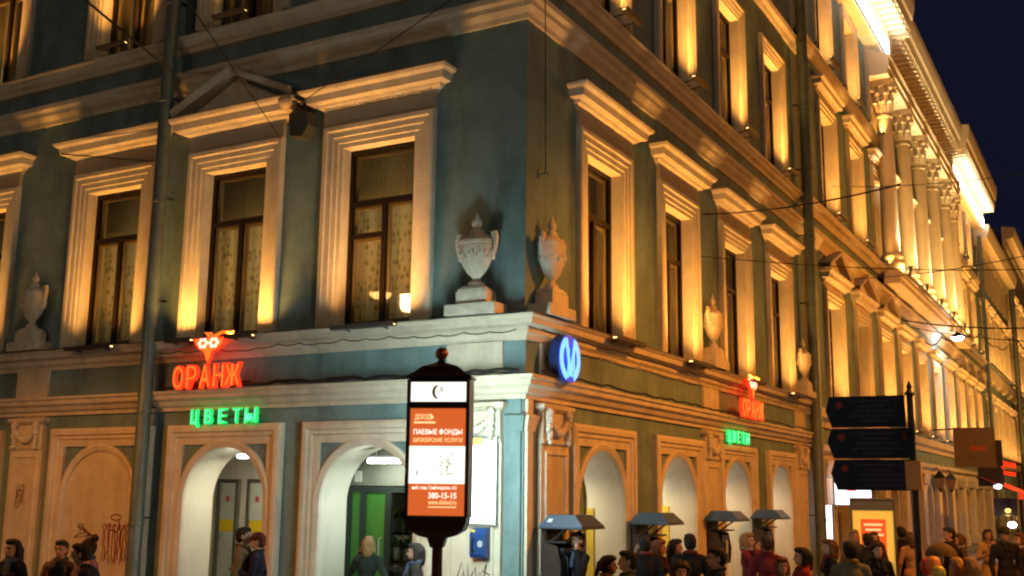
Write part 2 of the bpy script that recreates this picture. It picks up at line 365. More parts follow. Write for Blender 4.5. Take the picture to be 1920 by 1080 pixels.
# floors, back walls and roof that close the shell
mb = MB()
for z in (4.2, 9.9, 15.0): mb.box(LEFT_END, -.75, -16.7, -.75, z, z+.25)
mb.box(LEFT_END, -.0, -16.72, -.0, TOPZ, TOPZ+.2)
mb.box(LEFT_END-.2, LEFT_END, -16.7, 0, GZ, TOPZ+.2); mb.box(LEFT_END, 0, -16.9, -16.73, GZ, TOPZ+.2)
part('floor_slab', mb, ROOM, B)

def belt(name, prof, material, smooth=None, s0=LEFT_END, s1=RIGHT_END, parent=B):
    mb = MB()
    mb.rings([[(s0, o, z) for o, z in prof], [(o, o, z) for o, z in prof], [(o, -s1, z) for o, z in prof]])
    return part(name, mb, material, parent, smooth)
# note: builder coords are (x, out, z) with y = -out; along the right facade x=o and y=s -> out=-s
belt('ledge', [(0, 4.47), (.06, 4.47), (.075, 4.53), (.13, 4.58), (.14, 4.66), (.26, 4.69), (.28, 4.77), (.32, 4.80), (.33, 4.838), (0, 4.842)], CREAM)
belt('ledge_flashing', [(.0, 4.846), (.345, 4.842), (.345, 4.825)], ZINC)
belt('frieze', [(0, 3.95), (.035, 3.952), (.035, 4.468), (0, 4.47)], TEAL)
belt('lower_cornice', [(0, 3.59), (.05, 3.59), (.06, 3.65), (.12, 3.68), (.16, 3.75), (.23, 3.79), (.24, 3.86), (.28, 3.88), (.285, 3.93), (0, 3.95)], CREAM)
belt('belt_course', [(0, 9.60), (.05, 9.60), (.07, 9.68), (.16, 9.76), (.17, 9.84), (.24, 9.88), (.25, 9.97), (0, 10.0)], CREAM)
belt('upper_ledge', [(0, 10.42), (.07, 10.42), (.09, 10.50), (.17, 10.54), (.19, 10.63), (.25, 10.66), (.26, 10.70), (0, 10.72)], CREAM)
belt('attic_ledge', [(0, 15.2), (.07, 15.2), (.12, 15.3), (.22, 15.34), (.25, 15.45), (0, 15.48)], CREAM)
belt('eaves_cornice', [(0, 19.4), (.1, 19.4), (.2, 19.7), (.5, 19.8), (.6, 20.1), (.65, 20.3), (0, 20.45)], CREAM)

k2 = make_window_kit(OPW, WZ0, WZ1); k2f = make_window_kit(OPW, WZ0, WZ1, fort=True); k2d = make_window_kit(OPW, WZ0, WZ1, style='drape')
k3 = make_window_kit(OPW, W3Z0, W3Z1, style='drape')
for i, c in enumerate(LWC): place_window((k2f, k2, k2, k2, k2)[i], LEFT, c, B, ('dentil', 'pediment', 'plain', 'plain', 'plain')[i])
for c in W3L: place_window(k3, LEFT, c, B)
for c in RWC: place_window(k2d, RIGHT, c, B, 'plain')
for c in RWC: place_window(k3, RIGHT, c, B)

# ground-floor arches
for (a, b, t), (fa, fb) in zip(ARCH_L, ((-4.12, -1.50), (-7.19, -4.56))):
    part('arch_surround', arch_surround(fa, fb, 3.33, (b-a)/2, (a+b)/2, t), CREAM, B)
BL = (-9.86, -8.05, 2.90)                            # blind arch
mb = arch_surround(-10.30, -7.88+.28, 3.33, (BL[1]-BL[0])/2, (BL[0]+BL[1])/2, BL[2]); N = 24; r = (BL[1]-BL[0])/2
poly = [(BL[0]+.001, GZ)] + [((BL[0]+BL[1])/2-r*math.cos(PI*t/N), BL[2]-r+r*math.sin(PI*t/N)) for t in range(N+1)] + [(BL[1]-.001, GZ)]
mb.slab(poly, -.02, .012)
part('blind_arch', mb, CREAM, B)
mb = arch_surround(-14.5, -11.75, 3.33, .93, -13.1, 2.90); part('blind_arch', mb, CREAM, B)
for (a, b, t) in ARCH_R:
    part('arch_surround', arch_surround(a-.36, b+.37, 3.32, (b-a)/2, (a+b)/2, t), CREAM, B, rz=RIGHT)

def garland(mb, x0, x1, z):
    """swag of leaves with two hanging ends and a knot, in relief"""
    rr = random.Random(3)
    for sx in (x0+.12, x1-.12):
        for i in range(9):
            zz = z-.02-.045*i; q = .05*(1-.07*i)
            mb.ball((sx+rr.uniform(-.025, .025), .13+rr.uniform(0, .03), zz), .05*(1-.05*i)+.012, 7, 5)
    n = 13
    for i in range(n+1):
        f = i/n; x = x0+.12+(x1-x0-.24)*f; zz = z-.04-.20*math.sin(PI*f)
        mb.ball((x, .14, zz+rr.uniform(-.015, .015)), .045+.03*math.sin(PI*f), 7, 5)
    for sx in (x0+.12, x1-.12): mb.ball((sx, .15, z+.05), .075, 8, 6)
def pilaster(side, a, b, capital=True, panel=True):
    mb = MB(); mb.box(a, b, 0, .085, GZ, 2.95)
    mb.box(a-.035, b+.035, 0, .12, GZ, .42); mb.run(a, b, [(0, 2.95), (.12, 2.95), (.13, 3.0), (.09, 3.03), (0, 3.03)])
    for x in (a, b): mb.quad([(x, 0, 2.95), (x, .12, 2.95), (x, .13, 3.0), (x, .09, 3.03), (x, 0, 3.03)])
    if panel:
        mb.frame4(a+.10, b-.10, .6, 2.84, [(0, .085), (.02, .115), (.05, .115), (.06, .088)])
    p = part('pilaster', mb, CREAM, B, rz=side)
    mb = MB(); mb.box(a+.02, b-.02, 0, .10, 3.03, 3.42); mb.cornice(a+.10, b-.10, [(0, 3.42), (.10, 3.43), (.16, 3.48), (.17, 3.54), (0, 3.585)]); part('capital', mb, CREAM, p)
    mb = MB(); garland(mb, a+.03, b-.03, 3.36); part('garland', mb, STONE, p, 60)
    mb = MB(); mb.box(a, b, .035, .085, 3.955, 4.465); part('frieze_block', mb, CREAM, p)
    return p
pilaster(LEFT, -1.32, -.33); pilaster(LEFT, -11.45, -10.52)
pilaster(RIGHT, .40, 1.33); pilaster(RIGHT, 7.72, 8.70); pilaster(RIGHT, 15.0, 16.0)
# square corner strips with the little return mouldings
for side, a, b in ((LEFT, -.20, -.03), (RIGHT, .03, .20)):
    mb = MB(); mb.box(a, b, .0, .05, GZ, 3.585); mb.cornice(a+.02, b-.02, [(0, 3.10), (.06, 3.12), (.09, 3.25), (.12, 3.34), (0, 3.40)]); part('corner_strip', mb, CREAM if side == RIGHT else TEAL, B, rz=side)

# ---- porches behind the open arches
DOORF = mat('aluminium_door_frame', (0.30, 0.29, 0.25), 0.35, 0.8, var=0.1)
PANEL = mat('door_glazing_pale', (0.52, 0.54, 0.44), 0.35, var=0.08)
YELLOW = mat('yellow_sticker', (0.75, 0.52, 0.02), 0.6)
LINO = mat('tiled_floor', (0.20, 0.19, 0.17), 0.6, var=0.2, vscale=6)
LAMPW = emit('fluorescent_tube', (0.93, 1.0, 0.94), 26.0)
YEL = mat('yellow_trim', (0.60, 0.45, 0.05), 0.6, var=0.1)
def porch(side, a, b, t, depth, extra=.5):
    mb = MB(); x0, x1 = ((a-extra, b+.05) if side == LEFT else (a-.1, b+extra)); zt = t+.28; d0, d1 = -.70, -depth
    mb.quad([(x0, d0, FLZ), (x0, d1, FLZ), (x0, d1, zt), (x0, d0, zt)]); mb.quad([(x1, d0, FLZ), (x1, d1, FLZ), (x1, d1, zt), (x1, d0, zt)])
    mb.quad([(x0, d1, FLZ), (x1, d1, FLZ), (x1, d1, zt), (x0, d1, zt)]); mb.quad([(x0, d0, zt), (x1, d0, zt), (x1, d1, zt), (x0, d1, zt)])
    mb.quad([(x0, 0, FLZ), (x1, 0, FLZ), (x1, d1, FLZ), (x0, d1, FLZ)], 1)
    # inner face of the outer wall round the arch
    for p, q in ((x0, a), (b, x1)): mb.quad([(p, d0, FLZ), (q, d0, FLZ), (q, d0, zt), (p, d0, zt)])
    r = (b-a)/2; zs = t-r; cx = (a+b)/2; N = 48
    arc = [(cx-r*math.cos(PI*i/N), zs+r*math.sin(PI*i/N)) for i in range(N+1)]
    for h, c in ((range(0, N//2), (a, zt)), (range(N//2, N), (b, zt))):
        for i in h: mb.quad([(c[0], d0, c[1]), (arc[i][0], d0, arc[i][1]), (arc[i+1][0], d0, arc[i+1][1])])
    mb.quad([(a, d0, zt), (cx, d0, t), (b, d0, zt)])
    return part('porch', mb, [REVEAL, LINO], B, rz=side)
# left arch 2: pale double doors with yellow stickers
p = porch(LEFT, *ARCH_L[1], 1.75, 1.6)
a0 = ARCH_L[1][0]
for i, (da, db) in enumerate(((-7.60, -7.08), (-6.86, -6.38), (-6.35, -5.75))):
    if i == 2: continue
    mb = MB(); mb.frame4(da, db, FLZ, 2.42, [(0, -1.74), (0, -1.66), (.06, -1.66), (.06, -1.74)]); d = part('door_frame', mb, DOORF, p)
    mb = MB(); mb.box(da+.06, db-.06, -1.735, -1.70, FLZ+.06, 2.36); part('door_leaf', mb, PANEL, d)
    mb = MB(); mb.box(da+.07, db-.07, -1.70, -1.692, 1.44, 1.66); part('sticker', mb, YELLOW, d)
    mb = MB(); mb.box(da+.20, da+.28, -1.70, -1.69, 2.0, 2.10); part('sticker', mb, mat('red_sticker', (.45, .06, .05), .6), d)
    mb = MB(); mb.tube([(da+.12, -1.70, 1.05), (da+.12, -1.62, 1.07), (da+.12, -1.62, 1.33), (da+.12, -1.70, 1.35)], .014, 8); part('handle', mb, DOORF, d)
mb = MB(); mb.box(-8.05, -7.98, -1.745, -1.70, FLZ, 2.0); part('yellow_pipe', mb, YEL, p)
# left arch 3: dark shopfront with green leaves and a flower display
p = porch(LEFT, *ARCH_L[0], 2.2, 1.5)
DARKF = mat('dark_green_frame', (0.02, 0.028, 0.022), 0.4, 0.3)
GREEN = emit('green_door_glow', (0.03, 0.17, 0.008), 0.10, (0.022, 0.10, 0.008))  # leaves glow faintly by themselves, in place of light falling on them
a, b, t = ARCH_L[0]
mb = MB()
for x, x_ in ((-3.77, -3.68), (-3.48, -3.38), (-2.98, -2.87), (-2.42, -2.36), (-1.99, -1.91)): mb.box(x, x_, -.80, -.72, FLZ, 2.30)
for z in (FLZ, 2.20): mb.box(-3.77, b, -.795, -.725, z, z+.09)
mb.box(-2.87, b, -.79, -.73, .95, 1.02)
sf = part('shopfront', mb, DARKF, p)
for x0, x1 in ((-3.68, -3.48), (-3.38, -2.98)):
    mb = MB(); mb.box(x0, x1, -.77, -.755, FLZ+.09, 2.20); part('door_leaf', mb, GREEN, sf)
mb = MB(); mb.box(-2.87, -1.99, -.77, -.762, FLZ+.09, 2.20); part('pane', mb, GLASS, sf)
mb = MB(); mb.box(a+.02, b, -.76, -.74, 2.31, 2.93); part('transom_panel', mb, mat('grey_transom', (.12, .12, .09), .5, var=.2), sf)
mb = MB(); mb.box(-3.62, -3.48, -.739, -.72, 2.37, 2.55); part('notice', mb, mat('notice_paper', (.4, .4, .34), .7), sf)
mb = MB(); mb.tube([(-3.06, -.755, 1.0), (-3.06, -.69, 1.02), (-3.06, -.69, 1.45), (-3.06, -.755, 1.47)], .014, 8); part('handle', mb, DOORF, sf)
# right arches
for i, (a, b, t) in enumerate(ARCH_R):
    p = porch(RIGHT, a, b, t, 1.5, 1.5)
    mb = MB(); mb.frame4(b+.35, b+1.4, FLZ, 2.4, [(0, -1.49), (0, -1.42), (.07, -1.42), (.07, -1.49)]); d = part('door_frame', mb, YEL if i < 2 else DOORF, p)
    mb = MB(); mb.box(b+.42, b+1.33, -1.485, -1.45, FLZ+.07, 2.33); part('door_leaf', mb, PANEL, d)
    mb = MB(); mb.box(b-.03, b-.001, -.70, -.57, FLZ, t-.96); part('inner_architrave', mb, YEL if i < 2 else REVEAL, p)

# ------------------------------------------------------------------ the colonnaded building further along the street
M = thing('colonnaded_building', 'long classical building with lit giant columns and dentilled eaves beyond the downpipe', 'building')
MY0, MY1, MTOP = 16.78, 61.0, 22.0
MWC = [20.25, 24.45, 28.6, 32.6, 36.7, 40.9, 45.1, 49.4, 53.4, 57.4]
MW = 1.75
CREAM2 = mat('ochre_wall', (0.50, 0.42, 0.30), 0.85, var=0.12, vscale=1.5, bump=0.2)
SCREAM = mat('pale_stucco', (0.72, 0.64, 0.50), 0.8, var=0.08, vscale=2, bump=0.15)
ops = [(c-MW/2, c+MW/2, 4.95, 8.15, 'rect') for c in MWC] + [(c-MW/2, c+MW/2, 11.2, 14.35, 'rect') for c in MWC]
ops += [(c-MW/2, c+MW/2, 16.5, 19.2, 'rect') for i, c in enumerate(MWC) if i < 3 or i > 6]
ops += [(c-.85, c+.85, GZ+.05, 2.75, 'arch') for c in MWC]
mb = wall_mesh(MY0, MY1, GZ-.1, MTOP, ops, .6)
part('wall', mb, [TEAL, CREAM, CREAM], M, rz=RIGHT)
mb = MB(); mb.box(-14, -.62, -MY1, -MY0, MTOP-.02, MTOP+.2); mb.box(-14, -13.8, -MY1, -MY0, GZ, MTOP-.03); mb.box(-13.79, -.62, -MY1, -MY1+.2, GZ, MTOP-.03); mb.box(-13.79, -.62, -MY0-.2, -MY0, GZ, MTOP-.03)
for z in (4.2, 10, 15.4): mb.box(-13.79, -.75, -MY1+.2, -MY0-.2, z, z+.2)
part('floor_slab', mb, ROOM, M)
def far_kit(w, z0, z1):
    k = WinKit(); h = w/2
    mb = MB(); mb.casing(-h-.36, h+.36, z0-.03, z1+.36, [(0, 0), (0, .12), (.12, .13), (.13, .09), (.24, .09), (.25, .05), (.36, .05), (.36, 0)]); k.casing = mb.mesh('casing', CREAM)
    zt = z0+(z1-z0)*.69; mb = MB(); O = -.26
    for a, b, c, d in ((-h, -h+.08, z0, z1), (h-.08, h, z0, z1), (-h+.08, h-.08, z1-.09, z1), (-h+.08, h-.08, z0, z0+.1), (-h+.08, h-.08, zt-.05, zt+.05), (-.05, .05, z0+.1, zt-.05)): mb.box(a, b, O-.07, O, c, d)
    k.sash = mb.mesh('sash', SASH); k.panes = []
    for a, b, c, d in ((-h+.08, h-.08, zt+.05, z1-.09), (-h+.08, -.05, z0+.1, zt-.05), (.05, h-.08, z0+.1, zt-.05)):
        mb = MB(); mb.box(a, b, O-.045, O-.037, c, d); k.panes.append(mb.mesh('pane', GLASS))
    n = 20; mb = MB(); mb.rings([[(-h+w*i/n, -.5+.03*math.sin(i*1.9), z) for i in range(n+1)] for z in (z0, z1)]); k.curt = [mb.mesh('drape', DRAPE, 80)]
    k.w, k.z0, k.z1 = w, z0, z1
    return k
kf2, kf3, kf4 = far_kit(MW, 4.95, 8.15), far_kit(MW, 11.2, 14.35), far_kit(MW, 16.5, 19.2)
def place_far(k, s, head=None, parent=M):
    w = obj('window', k.casing, parent, fac(RIGHT, s), RIGHT)
    obj('sash', k.sash, w)
    for p in k.panes: obj('pane', p, w)
    for p in k.curt: obj('curtain', p, w)
    h = k.w/2
    if head:
        zc = k.z1+.36+.1
        if ('cor', k.w, k.z0) not in CACHE:
            mb = MB(); mb.box(-h-.34, h+.34, 0, .07, zc-.095, zc); mb.cornice(-h-.34, h+.34, [(o, zc+z*1.15) for o, z in SAND]); CACHE[('cor', k.w, k.z0)] = mb.mesh('window_cornice', CREAM)
            mb = MB(); W = h+.72; z2 = zc+.44; H = .75; mb.slab([(-W+.2, z2), (W-.2, z2), (0, z2+H-.15)], .02, .10)
            for sx in (-1, 1):
                pr = ((.02, 0.0), (.32, 0.0), (.38, .14), (.02, .16)); mb.rings([[(sx*W, o, z2+dz) for o, dz in pr], [(0, o, z2+H-.1+dz) for o, dz in pr]], closed=True)
            CACHE[('ped', k.w, k.z0)] = mb.mesh('pediment', CREAM)
        obj('window_cornice', CACHE[('cor', k.w, k.z0)], w)
        if head == 'pediment': obj('pediment', CACHE[('ped', k.w, k.z0)], w)
    return w
CACHE = {}
for i, c in enumerate(MWC):
    place_far(kf2, c, 'pediment' if i < 3 or i > 6 else 'plain')
    place_far(kf3, c, 'plain')
    if i < 3 or i > 6: place_far(kf4, c)
def rrun(name, prof, a, b, material, parent=M):
    mb = MB(); mb.run(a, b, prof)
    for s in (a, b): mb.quad([(s, o, z) for o, z in prof])
    return part(name, mb, material, parent, rz=RIGHT)
rrun('ledge', [(0, 4.2), (.08, 4.2), (.12, 4.35), (.28, 4.45), (.3, 4.7), (0, 4.75)], MY0, MY1, CREAM)
rrun('lower_cornice', [(0, 3.25), (.08, 3.25), (.12, 3.4), (.3, 3.5), (.32, 3.65), (0, 3.7)], MY0, MY1, CREAM)
rrun('belt_course', [(0, 9.55), (.06, 9.55), (.14, 9.75), (.25, 9.85), (.26, 10.0), (0, 10.05)], MY0, MY1, CREAM)
rrun('upper_ledge', [(0, 10.45), (.1, 10.45), (.2, 10.58), (.32, 10.62), (.34, 10.8), (0, 10.84)], MY0, MY1, CREAM)
rrun('attic_ledge', [(0, 15.7), (.08, 15.7), (.2, 15.85), (.25, 16.0), (0, 16.05)], MY0, 30.2, CREAM)
rrun('attic_ledge', [(0, 15.7), (.08, 15.7), (.2, 15.85), (.25, 16.0), (0, 16.05)], 46.6, MY1, CREAM)
for a, b, of in ((MY0, 29.9, 1.5), (29.9, 46.9, 1.15), (46.9, MY1, 1.5)):
    rrun('entablature', [(0, 19.5), (of-.85, 19.52), (of-.83, 20.25), (of-.78, 20.45), (0, 20.5)], a, b, SCREAM)
    rrun('eaves_cornice', [(of-.80, 20.5), (of-.75, 20.62), (of-.1, 20.78), (of-.05, 21.2), (of+.02, 21.3), (of+.1, 21.75), (of+.12, 22.05), (0, 22.3)], a, b, SCREAM)
    md = MB(); md.box(-.10, .10, of-.76, of-.14, 20.46, 20.66); md.box(-.13, .13, of-.75, of-.12, 20.60, 20.70)
    md = md.mesh('modillion', SCREAM); n = int((b-a)/.55)
    for i in range(n):
        obj('modillion', md, M, fac(RIGHT, a+(i+.5)*(b-a)/n), RIGHT)
# colonnade
COLY = [28.6, 32.5, 36.4, 40.3, 44.2, 47.3]
cb = MB(); cb.lathe([(.62, 10.84), (.62, 11.05), (.66, 11.1), (.66, 11.22), (.56, 11.3), (.60, 11.38), (.58, 11.46), (.49, 11.52)] + [(.47-.07*(i/10)**1.8, 11.55+4.2*i/10) for i in range(11)] + [(.44, 15.78), (.44, 15.85), (.40, 15.88)], 24)
cb.v = [(x*.70, y*.70, 10.5+(z-10.84)*1.283) for x, y, z in cb.v]; cb = cb.mesh('shaft', SCREAM, 35)
cc = MB(); cc.lathe([(.40, 15.9), (.41, 16.4), (.46, 16.9), (.58, 17.35)], 16)
cc.frustum(-.60, .60, -.60, .60, 17.35, -.66, .66, -.66, .66, 17.55); cc.box(-.66, .66, -.66, .66, 17.55, 17.65)
for row, (z, hh, n, r0) in enumerate(((15.95, .55, 8, .42), (16.35, .62, 8, .45), (16.85, .5, 8, .50))):
    for i in range(n):
        A = 2*PI*(i+.5*row)/n; ca, sa = math.cos(A), math.sin(A); wv = .16
        pts = [(0.0, 0.0), (.05, hh*.45), (.10, hh*.8), (.24, hh), (.26, hh*.86)]
        R = []
        for k, (dr, dz) in enumerate(pts):
            ww = wv*(1.0, 1.05, .9, .6, .35)[k]
            R.append([((r0+dr)*ca-ww*sa, (r0+dr)*sa+ww*ca, z+dz), ((r0+dr+.05)*ca, (r0+dr+.05)*sa, z+dz), ((r0+dr)*ca+ww*sa, (r0+dr)*sa-ww*ca, z+dz)])
        cc.rings(R)
for sx in (-1, 1):
    for so in (-1, 1): cc.ball((sx*.52, so*.52, 17.2), .14, 8, 6)
cc.v = [(x*.72, y*.72, 16.97+(z-15.9)*.76) for x, y, z in cc.v]; cc = cc.mesh('capital', SCREAM)
for i, y in enumerate(COLY):
    c = obj('column', cb, M, fac(RIGHT, y, 0, .42), RIGHT); obj('capital', cc, c)
rrun('column_plinth', [(.27, 10.06), (.86, 10.06), (.88, 10.25), (.93, 10.3), (.93, 10.48), (.35, 10.49)], 27.5, 48.0, CREAM)
rrun('architrave', [(0, 18.30), (.80, 18.30), (.81, 18.6), (.86, 18.62), (.86, 18.95), (.92, 19.05), (0, 19.48)], 27.6, 47.9, SCREAM)
# ground-floor pilasters and shop doors
for i, y in enumerate([18.0]+[(p+q)/2 for p, q in zip(MWC, MWC[1:])]+[59.6]):
    mb = MB(); mb.box(y-.42, y+.42, 0, .22, GZ, 2.75); mb.box(y-.5, y+.5, 0, .28, GZ, .35); mb.cornice(y-.40, y+.40, [(.2, 2.75), (.3, 2.8), (.33, 3.0), (.36, 3.1), (.36, 3.24), (0, 3.245)]); part('pilaster', mb, CREAM, M, rz=RIGHT)
SHOPD = mat('dark_shop_door', (0.05, 0.035, 0.025), 0.5, var=.2)
mbd = MB()
mbd.box(-.85, .85, -.5, -.42, FLZ, 2.8)
for x in (-.42, 0, .42): mbd.box(x-.04, x+.04, -.42, -.38, FLZ, 2.7)
mbd.box(-.85, .85, -.42, -.375, 1.9, 1.98)
mbd = mbd.mesh('shop_door', SHOPD)
mbs = MB(); N = 20
for w, o in ((.18, .07),):
    R = [[(-1.03, 0, FLZ), (-1.03, o, FLZ), (-.85, o, FLZ), (-.85, 0, FLZ)]]
    for t in range(N+1):
        A = PI*t/N; R.append([(-1.03*math.cos(A), 0, 1.9+1.03*math.sin(A)), (-1.03*math.cos(A), o, 1.9+1.03*math.sin(A)), (-.85*math.cos(A), o, 1.9+.85*math.sin(A)), (-.85*math.cos(A), 0, 1.9+.85*math.sin(A))])
    R.append([(1.03, 0, FLZ), (1.03, o, FLZ), (.85, o, FLZ), (.85, 0, FLZ)]); mbs.rings(R)
mbs = mbs.mesh('arch_surround', CREAM)
for c in MWC:
    s_ = obj('arch_surround', mbs, M, fac(RIGHT, c), RIGHT); obj('shop_door', mbd, s_)

# ------------------------------------------------------------------ far buildings
def far_building(label, y0, y1, top, pitch, material, cat='building'):
    T = thing('far_building', label, cat)
    n = int((y1-y0)/pitch); cs = [y0+(i+.5)*(y1-y0)/n for i in range(n)]
    levels = [(4.95, 8.0), (11.2, 14.2), (16.2, 18.4)]
    ops = [(c-.8, c+.8, z0, z1, 'rect') for c in cs for z0, z1 in levels if z1 < top-.8] + [(c-.85, c+.85, FLZ, 2.75, 'arch') for c in cs]
    part('wall', wall_mesh(y0, y1, GZ-.1, top, ops, .5), [material, CREAM, CREAM], T, rz=RIGHT)
    mb = MB(); mb.box(-12, -.5, -y1, -y0, top, top+.2); mb.box(-.75, -.55, -y1, -y0, GZ, top-.01); mb.box(-11.9, -.76, -y1, -y1+.1, GZ, top-.01); mb.box(-11.9, -.76, -y0-.1, -y0, GZ, top-.01); part('floor_slab', mb, ROOM, T)
    for z0, z1 in levels:
        if z1 >= top-.8: continue
        k = far_kit(1.6, z0, z1); k.curt = []
        for c in cs: place_far(k, c, 'plain', T)
    rrun('ledge', [(0, 4.2), (.12, 4.25), (.28, 4.45), (.3, 4.7), (0, 4.75)], y0, y1, CREAM, T)
    rrun('belt_course', [(0, 9.7), (.14, 9.75), (.3, 9.95), (.32, 10.6), (0, 10.7)], y0, y1, CREAM, T)
    rrun('eaves_cornice', [(0, top-1.1), (.15, top-1.1), (.3, top-.8), (.8, top-.7), (.95, top-.2), (1.0, top+.1), (0, top+.3)], y0, y1, SCREAM, T)
    return T
far_building('lower building with plain eaves beyond the colonnade', 61.05, 81.0, 19.6, 3.9, TEAL)
far_building('tall pale building at the far end of the street', 82.0, 122.0, 24.0, 4.2, CREAM2)

# ------------------------------------------------------------------ floodlights under the windows
TROUGH = emit('lamp_glass_warm', (1.0, 0.62, 0.22), 5.0)
TROUGHC = mat('trough_housing', (0.09, 0.075, 0.06), 0.5, 0.4)
def trough(side, s, z, o, L, label, power, group, spread=108, tilt=0.16, size_y=.08, color=WARM, thick=1.0):
    t = thing('floodlight', label, 'floodlight', fac(side, s, z, 0), side, group)
    mb = MB(); mb.rings([[(-L/2, o-.07, .07), (-L/2, o-.05, 0), (-L/2, o+.05, 0), (-L/2, o+.07, .07), (-L/2, o+.055, .07), (-L/2, o+.04, .015), (-L/2, o-.04, .015), (-L/2, o-.055, .07)], [(L/2, o-.07, .07), (L/2, o-.05, 0), (L/2, o+.05, 0), (L/2, o+.07, .07), (L/2, o+.055, .07), (L/2, o+.04, .015), (L/2, o-.04, .015), (L/2, o-.055, .07)]], closed=True, cap=True)
    part('housing', mb, TROUGHC, t)
    mb = MB(); mb.box(-L/2+.02, L/2-.02, o-.035, o+.035, .018, .035); part('lamp_glass', mb, TROUGH, t)
    for x in (-L*.3, L*.3):
        mb = MB(); mb.tube([(x, 0.0, -.03), (x, o-.03, .005)], .014, 6); part('bracket', mb, TROUGHC, t)
    light('AREA', 'floodlight_lamp', t, (0, -o, .06), (0, math.sin(tilt), math.cos(tilt)), power, color, (L, size_y), spread)
    return t
for i, (c, w) in enumerate(zip(LWC[:4], ('the corner window of the left facade', 'the pedimented window above the neon flower-shop sign', 'the window left of the left downpipe', 'the window at the left picture edge'))):
    if i == 1:
        for q, ww in ((-.70, 'left'), (.72, 'right')): trough(LEFT, c+q, 4.76, .44, .62, 'short linear floodlight on the ledge just %s of the glowing orange vase' % ww, P_WIN2*.46, 'floodlights under the first-floor windows', tilt=.13)
    else: trough(LEFT, c+(.12 if i < 3 else 0), 4.76, .44, 1.25, 'linear floodlight on the ledge under '+w, P_WIN2*.8, 'floodlights under the first-floor windows', tilt=.13)
for i, (c, w) in enumerate(zip(RWC, ('first', 'second', 'third', 'fourth'))):
    trough(RIGHT, c+.05, 4.76, .44, 1.25, 'linear floodlight under the %s first-floor window right of the corner' % w, P_WIN2*1.15, 'floodlights under the first-floor windows', tilt=.13)
for i, c in enumerate(W3L[:4]):
    trough(LEFT, c, 10.80, .36, .8, 'floodlight on the upper ledge under the %s top window from the corner, left facade' % ('first', 'second', 'third', 'fourth')[i], P_WIN3*1.4, 'floodlights on the upper ledge', 80)
for i, c in enumerate(RWC):
    trough(RIGHT, c+.35, 10.84, .42, .75, 'black floodlight on the upper ledge under the %s top window right of the corner' % ('first', 'second', 'third', 'fourth')[i], P_WIN3*1.3, 'floodlights on the upper ledge', 80)
# the colonnaded building's floodlights
for i, c in enumerate(MWC):
    trough(RIGHT, c, 4.80, .45, 1.4, 'linear floodlight on the ledge under the %s first-floor window of the colonnaded building' % ('first', 'second', 'third', 'fourth', 'fifth', 'sixth', 'seventh', 'eighth', 'ninth', 'tenth')[i], P_WIN2*(1.5 if i != 1 else .45), 'floodlights of the colonnaded building', tilt=.13)
    if i < 3 or i > 6:
        trough(RIGHT, c, 10.92, .45, 1.2, 'floodlight on the upper ledge under the %s window axis of the colonnaded building' % ('first', 'second', 'third', '', '', '', '', 'eighth', 'ninth', 'tenth')[i], P_WIN3*1.9, 'floodlights of the colonnaded building', tilt=.13)
        trough(RIGHT, c, 16.1, .40, 1.2, 'floodlight at the attic ledge under the %s window axis of the colonnaded building' % ('first', 'second', 'third', '', '', '', '', 'eighth', 'ninth', 'tenth')[i], P_WIN3*1.8, 'floodlights of the colonnaded building', tilt=.13)
SPOTG = emit('spot_glass', (1.0, 0.93, 0.80), 40.0)
for i, y in enumerate(COLY[:-1]):
    t = thing('column_spotlight', 'bright spotlight at the foot of the %s lit giant column' % ('first', 'second', 'third', 'fourth', 'fifth')[i], 'spotlight', fac(RIGHT, y+.1, 10.50, .98), RIGHT, 'spotlights at the column bases')
    mb = MB(); mb.lathe([(.08, .10), (.13, .14), (.17, .34), (.18, .36), (.16, .36)], 14); mb.box(-.03, .03, -.1, .1, 0, .12); part('housing', mb, BLACK, t, 40)
    mb = MB(); mb.lathe([(.01, .345), (.155, .345), (.15, .352), (.01, .352)], 14); part('lamp_glass', mb, SPOTG, t)
    light('SPOT', 'spot_lamp', t, (0, 0, .40), (0, .11, 1), 1800, (1.0, .82, .48), cone=50, radius=.12)
trough(RIGHT, 38.0, 10.50, .98, 19.6, 'long linear floodlight added in front of the giant columns to wash them', 900, 'floodlights of the colonnaded building', 110, .22, color=(1.0, .56, .16))  # added wash light along the whole plinth, besides the column spotlights
STRIP = emit('light_strip', (1.0, 0.97, 0.90), 9.0)
for i, (a, b) in enumerate(((17.2, 28.8), (47.4, 60.8))):
    t = thing('eaves_light_strip', 'long white light strip under the %s eaves of the colonnaded building' % ('nearer', 'farther')[i], 'light strip', fac(RIGHT, (a+b)/2, 19.5, .62), RIGHT, 'light strips under the eaves')
    n = 8; L = (b-a)/n
    mb = MB(); mb.box(-(b-a)/2, (b-a)/2, -.03, .03, -.08, -.02); part('rail', mb, BLACK, t)
    for k in range(n):
        mb = MB(); mb.box(-(b-a)/2+k*L+.02, -(b-a)/2+(k+1)*L-.02, -.06, .10, -.01, .55); part('tube_panel', mb, STRIP, t)
    light('AREA', 'strip_lamp', t, (0, -.45, .2), (0, .05, 1), 200, (1.0, .86, .55), (b-a, .15))

for lab, a, b, zs in (('lower building beyond the colonnade', 61.4, 80.6, (4.80, 10.75)), ('tall pale far building', 82.5, 121.0, (4.80, 10.75, 15.0))):  # facade-long floodlights added so the far buildings come out brightly lit
    for z in zs:
        trough(RIGHT, (a+b)/2, z, .45, b-a, 'long linear floodlight added on the %s ledge to brighten the %s' % ({4.80: 'lower', 10.75: 'middle', 15.0: 'upper'}[z], lab), P_WIN2*1.2*(b-a)/3.9, 'added floodlights of the far buildings', tilt=.13)

